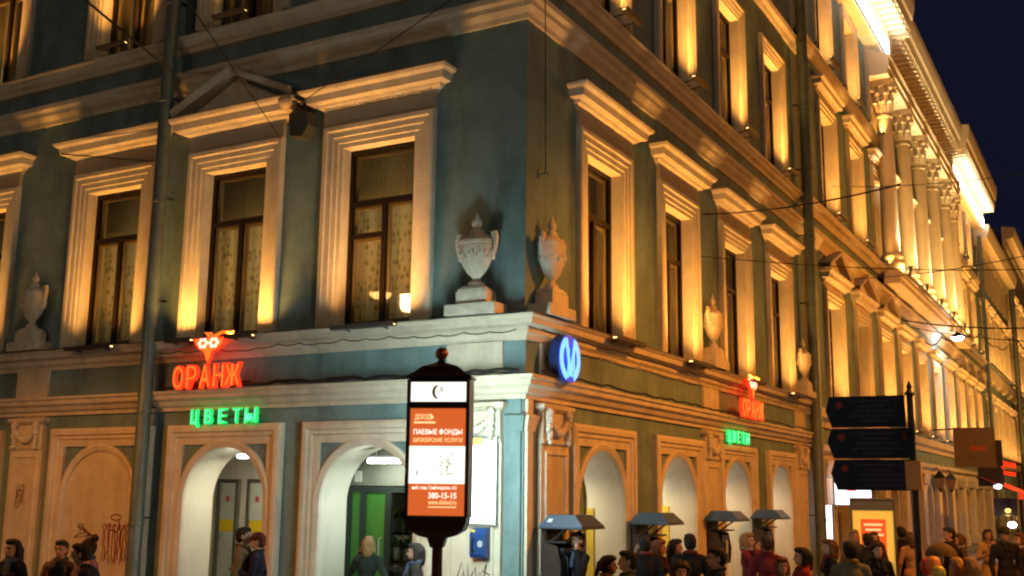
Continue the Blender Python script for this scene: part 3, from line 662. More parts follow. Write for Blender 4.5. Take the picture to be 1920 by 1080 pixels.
# ------------------------------------------------------------------ urns
ub = MB(); ub.lathe([(.10, 5.30), (.16, 5.31), (.165, 5.36), (.10, 5.39), (.075, 5.43), (.10, 5.46), (.12, 5.47)] + [(.13, 5.48), (.20, 5.54), (.27, 5.64), (.325, 5.77), (.345, 5.88), (.345, 5.94), (.335, 5.945), (.335, 5.965), (.35, 5.97), (.35, 6.02), (.30, 6.03)], 28)
rru = random.Random(8)
for k in range(26):
    A = 2*PI*k/26; zz = 5.80+.05*math.sin(k*2.2); ub.ball((.335*math.cos(A), .335*math.sin(A), zz), .03+.015*rru.random(), 6, 4)
ub.v = [(x*.86, y*.55, z) for x, y, z in ub.v]; ub = ub.mesh('body', STONE, 40)
ul = MB(); ul.lathe([(.31, 6.031), (.30, 6.06), (.24, 6.10), (.17, 6.13), (.14, 6.14), (.15, 6.16), (.13, 6.20), (.075, 6.22), (.07, 6.24), (.10, 6.27), (.11, 6.31), (.09, 6.35), (.05, 6.39), (.025, 6.45), (.005, 6.48)], 24); ul.v = [(x*.86, y*.55, z) for x, y, z in ul.v]; ul = ul.mesh('lid', STONE, 40)
up_ = MB(); up_.box(-.44, .44, -.20, .20, 4.855, 5.02); up_.box(-.27, .27, -.15, .15, 5.021, 5.22); up_.box(-.24, .24, -.14, .14, 5.2201, 5.26); up_.frustum(-.24, .24, -.14, .14, 5.2602, -.16, .16, -.11, .11, 5.31); up_ = up_.mesh('pedestal', STONE)
uh = []
for sx in (-1, 1):
    mb = MB(); mb.tube([(sx*.275, 0, 5.72), (sx*.315, 0, 5.84), (sx*.338, 0, 5.96), (sx*.342, 0, 6.06), (sx*.325, 0, 6.13), (sx*.285, 0, 6.13), (sx*.262, 0, 6.05)], [.03, .035, .04, .045, .045, .04, .03], 8); uh.append(mb.mesh('handle', STONE, 50))
def urn(side, s, label, sc_=1.0):
    t = thing('stone_urn', label, 'urn', fac(side, s, 0, .21), side, 'stone urns on the ledge')
    obj('pedestal', up_, t); obj('body', ub, t); obj('lid', ul, t)
    for h in uh: obj('handle', h, t)
urn(LEFT, -.74, 'pale stone urn on the ledge just left of the building corner')
urn(LEFT, -11.0, 'stone urn on the ledge beside the leftmost windows')
urn(RIGHT, .48, 'orange-lit stone urn on the ledge just right of the building corner')
urn(RIGHT, 8.05, 'stone urn on the ledge between the second and third windows right of the corner')
urn(RIGHT, 15.55, 'stone urn on the ledge partly hidden by the right downpipe')

# ------------------------------------------------------------------ downpipes
def downpipe(side, s, top, label, r=.105, o=.34):
    t = thing('drainpipe', label, 'drainpipe', fac(side, s), side, 'galvanised downpipes')
    mb = MB()
    z = GZ+.25; mb.tube([(0, o+.22, GZ+.12), (0, o+.06, GZ+.20), (0, o, GZ+.45), (0, o, top)], r, 14)
    part('pipe', mb, METAL, t, 50)
    z = 1.6
    while z < top-.5:
        mb = MB(); mb.lathe([(r+.001, z-.03), (r+.018, z-.025), (r+.018, z+.025), (r+.001, z+.03)], 14, 0, o); part('collar', mb, METAL, t, 40)
        mb = MB(); mb.box(-.02, .02, 0.0, o-r+.01, z+.1, z+.13); part('bracket', mb, BLACK, t)
        z += 1.95
downpipe(LEFT, -7.55, 19.3, 'tall grey-green downpipe on the left facade beside the orange neon sign', .125)
downpipe(RIGHT, 16.2, 19.3, 'tall grey downpipe at the joint of the corner building and the colonnaded building', .15)
downpipe(RIGHT, 61.0, 19.0, 'dark downpipe beyond the colonnade, far along the street', .12, .35)
downpipe(RIGHT, 81.5, 19.0, 'dark downpipe at the far end of the street', .2, .45)

# ------------------------------------------------------------------ lettering
def text_mesh(s, size, depth, material, bold=0.0, sx=1.0, name='letter'):
    cu = bpy.data.curves.new('t', 'FONT'); cu.body = s; cu.size = size; cu.offset = bold; cu.extrude = depth/2; cu.resolution_u = 3
    o = bpy.data.objects.new('t', cu); COL.objects.link(o)
    dg = bpy.context.evaluated_depsgraph_get(); me = bpy.data.meshes.new_from_object(o.evaluated_get(dg)); 
    bpy.data.objects.remove(o); bpy.data.curves.remove(cu)
    for v in me.vertices:
        x, y, z = v.co; v.co = (x*sx, -z-depth/2, y)
    me.materials.clear(); me.materials.append(material); me.name = name
    bm = bmesh.new(); bm.from_mesh(me); bmesh.ops.recalc_face_normals(bm, faces=bm.faces); bm.to_mesh(me); bm.free()
    return me
def width(me): return max((v.co.x for v in me.vertices), default=0), min((v.co.x for v in me.vertices), default=0)
def fit_text(s, w, h, depth, material, bold=0.0, name='lettering'):
    """whole word as one mesh, scaled to w x h with its lower left corner at the origin"""
    me = text_mesh(s, 1.0, depth, material, bold, 1.0, name)
    xs = [v.co.x for v in me.vertices]; zs = [v.co.z for v in me.vertices]
    x0, x1, z0, z1 = min(xs), max(xs), min(zs), max(zs)
    for v in me.vertices: v.co.x = (v.co.x-x0)/(x1-x0)*w; v.co.z = (v.co.z-z0)/(z1-z0)*h
    return me

NRED = emit('neon_red', (1.0, 0.035, 0.008), 1.5)
NORG = emit('neon_orange', (1.0, 0.17, 0.02), 1.25)
NGRN = emit('neon_green', (0.01, 0.85, 0.16), 0.9)
NGRL = emit('neon_green_core', (0.10, 1.0, 0.38), 1.5)
NWHT = emit('neon_white', (1.0, 0.75, 0.62), 1.4)
SIGNB = mat('sign_backing', (0.03, 0.02, 0.02), 0.6)
def neon_word(t, word, w, h, depth, back, core, o, tilt=0.0, step=0.0):
    n = len(word); cell = w/n
    for i, ch in enumerate(word):
        lw = cell*(1.12 if ch in 'ЖЫ' else .84)
        x = i*cell + (cell-lw)/2; z = step*i
        b = obj('letter', fit_text(ch, lw, h, .07, back, .035, 'letter_back'), t, (x, -o, z))  # larger red letter behind the face stands in for the neon's halo
        obj('letter_face', fit_text(ch, lw-.05, h-.05, .012, core, -.012, 'letter_face'), b, (.025, -.071, .025))
VZ = .62
def vase(t, x, z, s, o):
    prof = [(-.38, .62), (.40, .62), (.34, .40), (.20, .28), (.08, .22), (.04, .02), (.0, -.12), (-.05, .0), (-.10, .20), (-.22, .30), (-.33, .44)]
    mb = MB(); mb.slab([(x+a*s, z+b*s*VZ) for a, b in prof], o, o+.06); v = part('vase', mb, NRED, t)
    mb = MB(); mb.slab([(x+a*s*.86, z+.022*s+b*s*.9*VZ) for a, b in prof], o+.061, o+.07); part('vase_face', mb, NORG, v)
    for fx, fz in ((-.13, .47*VZ), (.13, .47*VZ)):
        mb = MB()
        for k in range(6):
            A = k*PI/3; mb.slab([(x+s*(fx+.085*math.cos(A)+.04*math.cos(A+q)), z+s*(fz+.085*math.sin(A)*.8+.035*math.sin(A+q))) for q in (0, PI/3, 2*PI/3, PI, 4*PI/3, 5*PI/3)], o+.071, o+.078)
        part('flower', mb, NWHT, v)
    for sx, L in ((-.12, .25), (.28, .42)):
        mb = MB(); mb.tube([(x+s*sx*.2, o+.03, z+.64*VZ*s), (x+s*sx, o+.03, z+(.64*VZ+.08)*s), (x+s*(sx+L*.6), o+.03, z+(.64*VZ+.06)*s)], .03*s, 6); part('leaf', mb, NORG, v)
def shop_signs(side, s0, zo, s1, zc, o, who, w1, h1, w2, h2):
    t = thing('neon_sign', 'orange-red neon sign reading ОРАНЖ with a glowing vase, '+who, 'neon sign', fac(side, s0, zo), side, 'orange neon shop signs')
    mb = MB(); mb.box(-.05, w1+.05, o-.16, o-.11, h1*.2, h1*.28); mb.box(.2, .24, .03, o-.1, h1*.2, h1*.28); mb.box(w1-.24, w1-.2, .03, o-.1, h1*.2, h1*.28); part('rail', mb, SIGNB, t)
    neon_word(t, 'ОРАНЖ', w1, h1, .07, NRED, NORG, o)
    vase(t, w1*.53, h1+.075, .98, o+.01)
    t = thing('neon_sign', 'green neon sign reading ЦВЕТЫ, '+who, 'neon sign', fac(side, s1, zc), side, 'green neon shop signs')
    mb = MB(); mb.box(-.03, w2+.03, .10, .14, h2*.4, h2*.5); part('rail', mb, SIGNB, t)
    n = 5; cell = w2/n
    for i, ch in enumerate('ЦВЕТЫ'):
        lw = cell*(.86 if ch == 'Ы' else .58); x = i*cell+(cell-lw)/2
        hh, zz = (h2*1.2, -h2*.2) if ch == 'Ц' else (h2, 0)
        b = obj('letter', fit_text(ch, lw, hh, .05, NGRN, .012, 'letter_back'), t, (x, -.15, zz)); obj('letter_face', fit_text(ch, lw-.05, hh-.05, .01, NGRL, -.008, 'letter_face'), b, (.025, -.051, .025))
shop_signs(LEFT, -6.83, 3.93, -6.62, 3.33, .36, 'on the left facade', 1.58, .42, 1.62, .27)
shop_signs(RIGHT, 9.22, 3.93, 8.85, 3.36, .36, 'on the right facade', 1.62, .42, 1.62, .27)

# metro sign: blue oval with the letter M
NBLU = emit('sign_blue', (0.008, 0.045, 0.60), 0.55); NBLL = emit('sign_light_blue', (0.09, 0.32, 1.0), 2.2); DBLU = mat('sign_case_blue', (0.02, 0.05, 0.25), 0.4)
t = thing('metro_sign', 'glowing blue oval metro sign with letter M at the building corner', 'sign', fac(RIGHT, .74, 4.25, .38), RIGHT)
RX, RZ = .37, .375
def oval(rx, rz, n=40, a0=0, a1=2*PI): return [(rx*math.cos(a0+(a1-a0)*i/n), rz*math.sin(a0+(a1-a0)*i/n)) for i in range(n)]
mb = MB(); mb.slab(oval(RX, RZ), -.16, .0); part('case', mb, DBLU, t)
mb = MB(); mb.slab(oval(RX*.97, RZ*.97), .001, .012); part('face', mb, NBLU, t)
mb = MB()
def ribbon(pts, w, o0, o1):
    for (x0, z0), (x1, z1) in zip(pts, pts[1:]):
        d = Vector((x1-x0, z1-z0)); d.normalize(); nx, nz = -d.y*w/2, d.x*w/2
        mb.slab([(x0+nx, z0+nz), (x1+nx, z1+nz), (x1-nx, z1-nz), (x0-nx, z0-nz)], o0, o1)
for sx in (-1, 1):
    ribbon([(sx*RX*.80*math.cos(a), RZ*.82*math.sin(a)) for a in [math.radians(v) for v in range(-68, 61, 8)]], .11, .013, .022)
    ribbon([(sx*RX*.42, RZ*.80), (0, -RZ*.72)], .085, .0225, .032)
    ribbon([(sx*RX*.30, -RZ*.80), (sx*RX*.22, RZ*.40)], .05, .033, .040)
part('letter', mb, NBLL, t)
mb = MB(); mb.tube([(-.2, -.38, 0), (-.2, -.15, 0)], .025, 8); mb.tube([(.2, -.38, 0), (.2, -.15, 0)], .025, 8); part('bracket', mb, BLACK, t)

# ------------------------------------------------------------------ lamps in the arches
def tube_lamp(side, s, z, o, L, label, power, hang=.1, color=COOL):
    t = thing('fluorescent_lamp', label, 'lamp', fac(side, s, z, o), side, 'fluorescent lamps in the arches')
    mb = MB(); mb.box(-L/2, L/2, -.10, .02, .035, .075); mb.tube([(-L*.3, -.04, .07), (-L*.3, -.04, .07+hang)], .008, 6); mb.tube([(L*.3, -.04, .07), (L*.3, -.04, .07+hang)], .008, 6); part('housing', mb, mat('white_enamel', (.7, .7, .68), .4), t)
    for oo in (-.06, .0):
        mb = MB(); mb.tube([(-L/2+.02, oo, .0), (L/2-.02, oo, .0)], .034, 10); part('tube', mb, LAMPW, t, 60)
    light('AREA', 'tube_light', t, (0, .04, -.03), (0, .1, -1), power, color, (L, .12))
tube_lamp(LEFT, -2.70, 2.70, -.30, .70, 'bright fluorescent lamp in the arch behind the advertising lantern', 26)
tube_lamp(LEFT, -5.81, 2.80, -.40, .30, 'small white lamp in the arch under the green neon sign', 32, color=(1.0, .92, .68))
for i, (a, b, tt) in enumerate(ARCH_R):
    tube_lamp(RIGHT, (a+b)/2+.1, tt-.30, -1.05, .6, 'fluorescent lamp inside the %s arch right of the corner' % ('first', 'second', 'third', 'fourth')[i], (30, 38, 32, 27)[i], .48, (1.0, .88, .55))

# ------------------------------------------------------------------ flower display behind the shop window
fs = thing('flower_stand', 'tiered stand of flower bunches behind the shop glass by the green door', 'flower stand', (-2.95, 1.35, 0), 0)
rf_ = random.Random(9)
mb = MB()
for z, o in ((.55, .30), (1.05, .10), (1.50, -.08)): mb.box(-.55, .55, o-.22, o, z, z+.03)
for x in (-.53, .50): mb.box(x, x+.03, -.32, -.28, FLZ, 1.55); mb.box(x, x+.03, .25, .28, FLZ, .56)
part('rack', mb, BLACK, fs)
LEAFM = mat('bouquet_leaf', (.05, .10, .03), .6, var=.3, vscale=20); PET = [mat('petal_%d' % i, c, .6) for i, c in enumerate(((.75, .72, .62), (.70, .35, .30), (.75, .60, .15), (.6, .55, .5)))]
for z, o in ((.58, .19), (1.08, -.01), (1.53, -.19)):
    for k in range(5):
        x = -.44+.22*k; mb = MB(); mb.lathe([(.06, z), (.085, z+.20), (.09, z+.20)], 10, x, o); b_ = part('bucket', mb, mat('bucket_grey', (.25, .25, .24), .5), fs, 40)
        mb = MB()
        for q in range(26):
            A = rf_.uniform(0, 2*PI); R_ = rf_.uniform(.02, .13); zz = z+.24+rf_.uniform(0, .14); c_, s_ = math.cos(A), math.sin(A); px, po_ = x+R_*c_, o+R_*s_
            mb.quad([(px, po_, zz-.06), (px+.025*s_, po_-.025*c_, zz), (px+.02*c_, po_+.02*s_, zz+.05), (px-.025*s_, po_+.025*c_, zz)])
        part('foliage', mb, LEAFM, b_)
        mb = MB()
        for q in range(12):
            A = rf_.uniform(0, 2*PI); R_ = rf_.uniform(.0, .11); mb.ball((x+R_*math.cos(A), o+R_*math.sin(A), z+.34+rf_.uniform(-.03, .07)), rf_.uniform(.018, .03), 7, 5)
        part('blossom', mb, rf_.choice(PET), b_, 60)

# ------------------------------------------------------------------ advertising lantern
LA = math.radians(22)
LK = 14.0/12.0; lp = at_depth(822, 940, 14.0)
t = thing('advertising_lantern', 'dark lantern-shaped advertising box with a glowing orange poster on a pole', 'advertising box', (lp.x, lp.y, 2.2006*(1-LK)), LA); t.scale = (LK, LK, LK)
BRN = mat('dark_brown_metal', (0.030, 0.016, 0.012), 0.35, 0.4, var=.2, vscale=8, spec=.5)
HW, HD = .335, .15
mb = MB(); mb.lathe([(.16, .187), (.16, .29), (.10, .36), (.075, .5), (.06, 1.2), (.055, 1.72)], 16); part('pole', mb, BRN, t, 40)
mb = MB()
prof = [(.07, .06, 1.62), (.10, .08, 1.72), (.20, .11, 1.745), (.29, .135, 1.80), (HW, HD, 1.90), (HW, HD, 1.94)]
mb.rings([[(-w, -d, z), (w, -d, z), (w, d, z), (-w, d, z)] for w, d, z in prof], closed=True, cap=True); part('base', mb, BRN, t)
mb = MB()
mb.frame4(-HW, HW, 1.935, 3.14, [(0, -HD), (0, HD), (.012, HD+.010), (.024, HD), (.024, HD-.03)]); mb.frame4(-HW, HW, 3.165, 3.43, [(0, -HD), (0, HD), (.012, HD+.010), (.024, HD), (.024, HD-.03)])
for sx in (-1, 1): mb.box(sx*HW-.015, sx*HW+.015, -HD, HD, 1.94, 3.43)
for z in (1.936, 3.14, 3.42): mb.box(-HW+.016, HW-.016, -HD+.01, HD-.01, z, z+.024)
part('frame', mb, BRN, t)
mb = MB(); prof = [(HW+.03, HD+.03, 3.445), (HW+.03, HD+.03, 3.475), (.28, .14, 3.52), (.20, .11, 3.585), (.09, .06, 3.62), (.045, .04, 3.635), (.035, .035, 3.66)]
mb.rings([[(-w, -d, z), (w, -d, z), (w, d, z), (-w, d, z)] for w, d, z in prof], closed=True, cap=True); rf = part('roof', mb, BRN, t)
mb = MB(); mb.ball((0, 0, 3.735), .075, 14, 10); part('finial', mb, mat('copper_ball', (.22, .07, .03), .35, .6), rf, 50)
POST = emit('poster_orange', (0.70, 0.13, 0.026), 0.92); PWHT = emit('poster_white', (1.0, 0.98, 0.86), 1.25); PCRM = emit('poster_cream', (1.0, 0.80, 0.38), 1.0); PDRK = emit('poster_dark', (0.10, 0.10, 0.08), .5); PGRY = emit('poster_grey', (.42, .43, .36), .8)
fo = HD-.028
mb = MB(); mb.box(-HW+.022, HW-.022, -.02, fo, 1.958, 3.118); po = part('poster', mb, POST, t)
mb = MB(); mb.box(-HW+.023, HW-.023, fo, fo+.004, 2.30, 2.705); part('white_band', mb, PWHT, po)
mb = MB(); mb.box(-HW+.022, HW-.022, -.02, fo, 3.188, 3.408); tp = part('top_panel', mb, PWHT, t)
def poster_text(s, x0, x1, z0, z1, m_, bold=0.0): obj('lettering', fit_text(s, x1-x0, z1-z0, .003, m_, bold), po, (x0, -fo-.001, z0))
poster_text('ДОХОДЪ', -.26, -.05, 2.985, 3.055, PCRM, .01); 
mb = MB(); mb.box(-.27, -.03, fo, fo+.003, 2.952, 2.972); part('underline', mb, PCRM, po)
poster_text('ПАЕВЫЕ ФОНДЫ', -.27, .27, 2.822, 2.892, PWHT, .012); poster_text('БРОКЕРСКИЕ УСЛУГИ', -.27, .27, 2.748, 2.795, PCRM, .005)
poster_text('наб. кан. Грибоедова, 6/2', -.27, .22, 2.232, 2.276, PWHT, .008); poster_text('380-15-15', -.09, .22, 2.142, 2.205, PWHT, .012); poster_text('www.dohod.ru', -.09, .22, 2.078, 2.128, PCRM, .004)
mb = MB(); mb.box(-.09, .22, fo, fo+.003, 2.045, 2.056); part('underline', mb, PCRM, po)
rr = random.Random(5); mb = MB()                     # grey botanical sketch in the white band
for k in range(34):
    x, z = .10+rr.gauss(0, .05), 2.49+rr.gauss(0, .045); A = rr.uniform(0, 2*PI); L = rr.uniform(.03, .07)
    dx, dz = L*math.cos(A), L*math.sin(A); mb.slab([(x, z), (x+dx*.5-dz*.14, z+dz*.5+dx*.14), (x+dx, z+dz), (x+dx*.5+dz*.14, z+dz*.5-dx*.14)], fo+.0045+.0001*k, fo+.0055+.0001*k)
part('sketch', mb, PGRY, po)
mb = MB(); arc = [(-.20+.03*math.cos(a), 2.415+.035*math.sin(a)) for a in [math.radians(v) for v in range(100, 261, 16)]]
mb.slab(arc+[(-.205+.012*math.cos(a), 2.415+.028*math.sin(a)) for a in [math.radians(v) for v in range(255, 104, -16)]], fo+.0045, fo+.006); part('crescent', mb, PDRK, po)
arc = [(-.02+.055*math.cos(a), 3.297+.075*math.sin(a)) for a in [math.radians(v) for v in range(70, 291, 16)]]
mb = MB(); mb.slab(arc+[(-.008+.032*math.cos(a), 3.297+.062*math.sin(a)) for a in [math.radians(v) for v in range(285, 74, -16)]], fo+.001, fo+.004)
for q in range(3): mb.box(.015, .05, fo+.001, fo+.004, 3.34-.018*q, 3.350-.018*q)
part('emblem', mb, PDRK, tp)
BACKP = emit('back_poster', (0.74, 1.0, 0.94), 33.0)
mb = MB(); mb.box(-HW+.022, HW-.022, -fo, -.025, 1.958, 3.118); part('back_poster', mb, BACKP, t)
mb = MB(); mb.box(-HW+.022, HW-.022, -fo, -.025, 3.188, 3.408); part('back_panel', mb, BACKP, t)

# ------------------------------------------------------------------ corner lightbox, wall phone, graffiti
LB = emit('lightbox_white', (0.93, 1.0, 1.0), 4.5)
t = thing('lightbox', 'overexposed white information lightbox on the corner pilaster behind the lantern', 'lightbox', fac(LEFT, -.70, 1.74, .13), LEFT)
mb = MB(); mb.frame4(-.34, .34, 0, 1.30, [(0, -.04), (0, .05), (.03, .06), (.03, .03)]); part('frame', mb, mat('grey_metal', (.45, .46, .46), .4, .6), t)
mb = MB(); mb.box(-.308, .308, -.035, .03, .03, 1.165); part('poster', mb, LB, t)
mb = MB(); mb.box(-.308, .06, -.035, .031, 1.17, 1.27); part('header', mb, emit('lightbox_yellow', (1.0, .75, .12), 1.1), t)
def payphone(side, s, z, o, label):
    t = thing('payphone', label, 'payphone', fac(side, s, z, o), side)
    PB = mat('phone_blue', (.015, .06, .22), .35, spec=.5)
    mb = MB(); pr = [(0, 0), (.16, .0), (.20, .06), (.20, .42), (.13, .52), (.0, .54)]
    mb.rings([[(-.16, oo, zz) for oo, zz in pr], [(.16, oo, zz) for oo, zz in pr]], closed=True, cap=True); part('case', mb, PB, t)
    mb = MB(); mb.tube([(-.07, .225, .10), (-.085, .25, .16), (-.085, .25, .30), (-.07, .225, .36)], [.03, .022, .022, .03], 8); part('handset', mb, BLACK, t, 50)
    mb = MB(); mb.lathe([(.001, 0), (.055, 0), (.06, .008), (.001, .010)], 16); p = part('dial', mb, mat('dial_grey', (.4, .42, .42), .4), t, 40); p.rotation_euler = (PI/2, 0, 0); p.location = (.07, -.203, .25)
    mb = MB(); mb.box(-.14, -.06, .168, .176, .445, .50); part('sticker', mb, YELLOW, t)
    t.scale = (.8, .8, .8)
payphone(LEFT, -.62, 1.28, .10, 'small blue payphone on the corner pilaster below the lightbox')
def graffiti(side, label, strokes, o, material, w=.016):
    t = thing('graffiti', label, 'graffiti', (0, 0, 0), side)
    mb = MB()
    for i, st in enumerate(strokes):
        P = [Vector(p) for p in st]; n = len(P); L, R_ = [], []
        for k in range(n):
            d = (P[min(k+1, n-1)]-P[max(k-1, 0)]).normalized(); q = Vector((-d.y, d.x))*w/2
            L.append(P[k]+q); R_.append(P[k]-q)
        oo = o+.0004*i
        mb.rings([[(a.x, oo, a.y), (b.x, oo, b.y)] for a, b in zip(L, R_)])
    part('strokes', mb, material, t)
rg = random.Random(11)
def scribble(x0, x1, z0, z1, n):
    out = []
    for i in range(n):
        x = x0+(x1-x0)*(i+.3)/n; st = [(x, z0+rg.uniform(-.05, .1)*(z1-z0))]
        for k in range(1, 7): st.append((x+rg.uniform(-.03, .03), z0+(z1-z0)*k/6))
        if i % 2 == 0: st += [(x+.04, z1+.03), (x+.08, z1)]
        out.append(st)
    return out
RPAINT = mat('red_spray', (.22, .015, .012), .7); BPAINT = mat('black_spray', (.012, .012, .014), .6); GPAINT = mat('grey_spray', (.16, .09, .05), .8)
oval_ = [(-8.42+.13*math.cos(a), 1.70+.05*math.sin(a)) for a in [i*PI/8 for i in range(17)]]
graffiti(LEFT, 'dark red spray-paint scrawl on the blind arch left of the downpipe', scribble(-8.75, -8.08, .9, 1.55, 11)+[oval_, [(-8.35, 1.64), (-8.30, 1.52), (-8.38, 1.44), (-8.55, 1.48), (-8.6, 1.6)]], .016, RPAINT, .022)
graffiti(LEFT, 'faint grey tag in the middle of the blind arch', [[(-9.35+rg.uniform(-.2, .35), 1.45+rg.uniform(-.15, .15)) for k in range(5)] for q in range(5)], .016, GPAINT, .014)
graffiti(LEFT, 'faint dark scribble on the pilaster at the left picture edge', [[(-11.05+.12*math.cos(a*2.3+q), 2.15+.14*math.sin(a*3.1+q)-.1*q) for a in [i*.35 for i in range(14)]] for q in range(3)], .09, GPAINT, .012)
zig = [(-1.05, .98), (-.98, 1.20), (-.93, 1.00), (-.88, 1.17), (-.86, .98), (-.80, 1.02), (-.74, 1.14), (-.73, .97), (-.66, 1.06), (-.60, .97), (-.55, 1.19), (-.62, 1.08), (-.50, 1.04), (-.45, .93)]
graffiti(LEFT, 'spiky black tag low on the corner pilaster', [zig, [(-1.0, .92), (-.95, 1.06), (-.90, .90)], [(-.72, .93), (-.60, .90), (-.50, .97)], [(-1.12, .92), (-.8, .90)]], .089, BPAINT, .020)

# ------------------------------------------------------------------ phone kiosks
KBLUE = mat('kiosk_blue', (0.045, 0.085, 0.15), 0.4, 0.1, var=.1, spec=.5); KBR = mat('kiosk_brown', (0.05, 0.03, 0.02), .6, var=.2)
def kiosk(s, who):
    t = thing('phone_kiosk', 'blue-hooded street phone stand '+who, 'phone stand', (0.12, s, 0), 0.0, 'street phone stands')
    # local: x across the pavement (0..0.70), y along the wall, front face towards -y
    def box(mb, x0, x1, y0, y1, z0, z1, mi=0): mb.box(x0, x1, -y1, -y0, z0, z1, mi)
    mb = MB(); mb.frustum(-.0, .70, -.78, 0, 1.745, .13, .56, -.62, -.05, 1.905); box(mb, -.0, .70, 0, .78, 1.715, 1.743); part('hood', mb, KBLUE, t)
    if s < 1: mb = MB(); mb.quad([(x, -(z-1.745)/.16*.05+.003, z) for x, z in ((.12, 1.80), (.20, 1.80), (.22, 1.85), (.15, 1.85))]); part('hood_mark', mb, mat('white_mark', (.75, .75, .75), .5), t)
    mb = MB(); box(mb, -.012, .712, -.012, .792, 1.700, 1.714); part('gutter', mb, BLACK, t)
    mb = MB(); box(mb, .0, .05, .10, .70, .70, 1.70); h = part('back_panel', mb, KBR, t)
    mb = MB(); box(mb, .05, .30, .22, .62, .85, 1.42); ph = part('phone_case', mb, KBLUE, t)
    mb = MB(); mb.tube([(.31, -.28, .98), (.335, -.27, 1.02), (.335, -.27, 1.26), (.31, -.28, 1.30)], .024, 8); part('handset', mb, BLACK, ph, 50)
    mb = MB(); box(mb, .301, .306, .38, .56, 1.05, 1.30); part('keypad', mb, mat('dial_grey', (.4, .42, .42), .4), ph)
    for y in (.10, .66):
        mb = MB(); mb.tube([(.04, -y, 1.45), (.42, -y, 1.71)], .018, 6); part('strut', mb, BLACK, t)
    for y in (.12, .64):
        mb = MB(); box(mb, .0, .06, y, y+.06, GZ, 1.715); part('post', mb, BLACK, t)
    mb = MB(); box(mb, .05, .40, .08, .72, 1.50, 1.53); part('shelf', mb, BLACK, t)
    for y in (.075, .715):
        mb = MB(); mb.slab([(.05, .80), (.30, .86), (.33, 1.15), (.27, 1.46), (.05, 1.50)], -y-.008, -y+.008); part('side_panel', mb, KBR, t)
for s, who in ((.27, 'nearest the building corner'), (3.65, 'between the first and second arches'), (7.48, 'between the second and third arches'), (10.62, 'between the third and fourth arches')): kiosk(s, who)

# ------------------------------------------------------------------ direction signpost
sp = at_depth(1712, 860, 15.0)
t = thing('signpost', 'black signpost with three dark pointed direction panels and an orange box', 'signpost', (sp.x, sp.y, 0), math.radians(4))
mb = MB(); mb.tube([(0, 0, GZ), (0, 0, 3.62)], .045, 12); mb.lathe([(.06, 3.60), (.07, 3.63), (.03, 3.68), (.04, 3.72), (.005, 3.80)], 12); part('pole', mb, BLACK, t, 40)
NAVY = mat('dark_navy_panel', (0.012, 0.016, 0.028), .35, .1, spec=.5); GREYT = mat('panel_print_grey', (.05, .05, .055), .6); REDT = mat('panel_print_red', (.20, .025, .015), .6)
rr = random.Random(2)
for i, (z0, z1, x0, x1) in enumerate(((3.165, 3.60, -1.10, -.06), (2.735, 3.150, -1.09, .03), (2.30, 2.720, -1.06, -.02))):
    zc = (z0+z1)/2
    mb = MB(); mb.slab([(x0+.05, z0), (x1, z0), (x1, z1), (x0+.03, z1), (x0-.03, zc+.02)], .05, .075); p = part('direction_panel', mb, NAVY, t)
    mb = MB(); mb.slab([(x0+.16+.05*math.cos(a), z1-.12+.05*math.sin(a)) for a in [k*PI/8 for k in range(16)]], .076, .079); part('badge', mb, REDT, p)
    for k, (lx, lw) in enumerate(((.30, .55), (.42, .36), (.36, .52), (.30, .6), (.44, .38))):
        q = x0+lx
        while q < x0+lx+lw:
            ww = rr.uniform(.03, .11); mb = MB(); mb.box(q, min(q+ww, x1-.02), .0755, .0775, z1-.085-.068*k, z1-.060-.068*k); part('print_line', mb, GREYT, p); q += ww+.018
    mb = MB(); ax = x1-.12; mb.slab([(ax-.035, z1-.16), (ax+.035, z1-.16), (ax+.035, z1-.15), (ax+.008, z1-.15), (ax+.008, z1-.06), (ax-.008, z1-.05), (ax-.008, z1-.15), (ax-.035, z1-.15)], .076, .079); part('symbol', mb, GREYT if i != 1 else REDT, p)
mb = MB(); mb.box(-.10, .10, -.06, .10, 2.31, 2.70); part('orange_box', mb, mat('orange_box', (.55, .26, .08), .6, var=.1), t)

# ------------------------------------------------------------------ wires, lamps, small fittings
def cable(label, pts, r=.012, sag=0.0, name='overhead_wire', n=14, group=None, material=None):
    P = []
    for a, b in zip(pts, pts[1:]):
        a, b = Vector(a), Vector(b)
        for k in range(n): f = k/n; q = a.lerp(b, f); q.z -= sag*4*f*(1-f); P.append((q.x, -q.y, q.z))
    P.append((pts[-1][0], -pts[-1][1], pts[-1][2]))
    mb = MB(); mb.tube(P, r, 6)
    o = part(name, mb, material or CABLE, None, 60); o['label'] = label; o['category'] = 'cable'
    if group: o['group'] = group
    return o
rg2 = random.Random(4)
def wob(side, s0, s1, z, o, n, amp): return [fac(side, s0+(s1-s0)*k/n, z+rg2.uniform(-amp, amp), o) for k in range(n+1)]
cable('bundle of dark cables along the cornice of the left facade', wob(LEFT, -7.3, .05, 3.985, .31, 40, .028), .026, 0, 'facade_cable', 2)
cable('thin cable along the cornice below the cable bundle, left facade', wob(LEFT, -7.3, .10, 3.965, .33, 34, .02), .014, 0, 'facade_cable', 2)
cable('thin drooping cable along the ledge of the left facade', wob(LEFT, -7.3, .02, 4.60, .30, 16, .03), .010, .03, 'facade_cable', 4)
cable('dark cables along the cornice of the right facade', wob(RIGHT, .0, 15.8, 3.975, .31, 60, .022), .020, 0, 'facade_cable', 2)
cable('thin cable along the ledge of the right facade', wob(RIGHT, .0, 15.8, 4.60, .30, 30, .025), .009, .02, 'facade_cable', 3)
cable('thin dark cable hanging from the upper ledge near the building corner', [(.28, .05, 10.7), (.27, .10, 9.3), (.12, .42, 7.15)], .009, 0, 'hanging_cable')
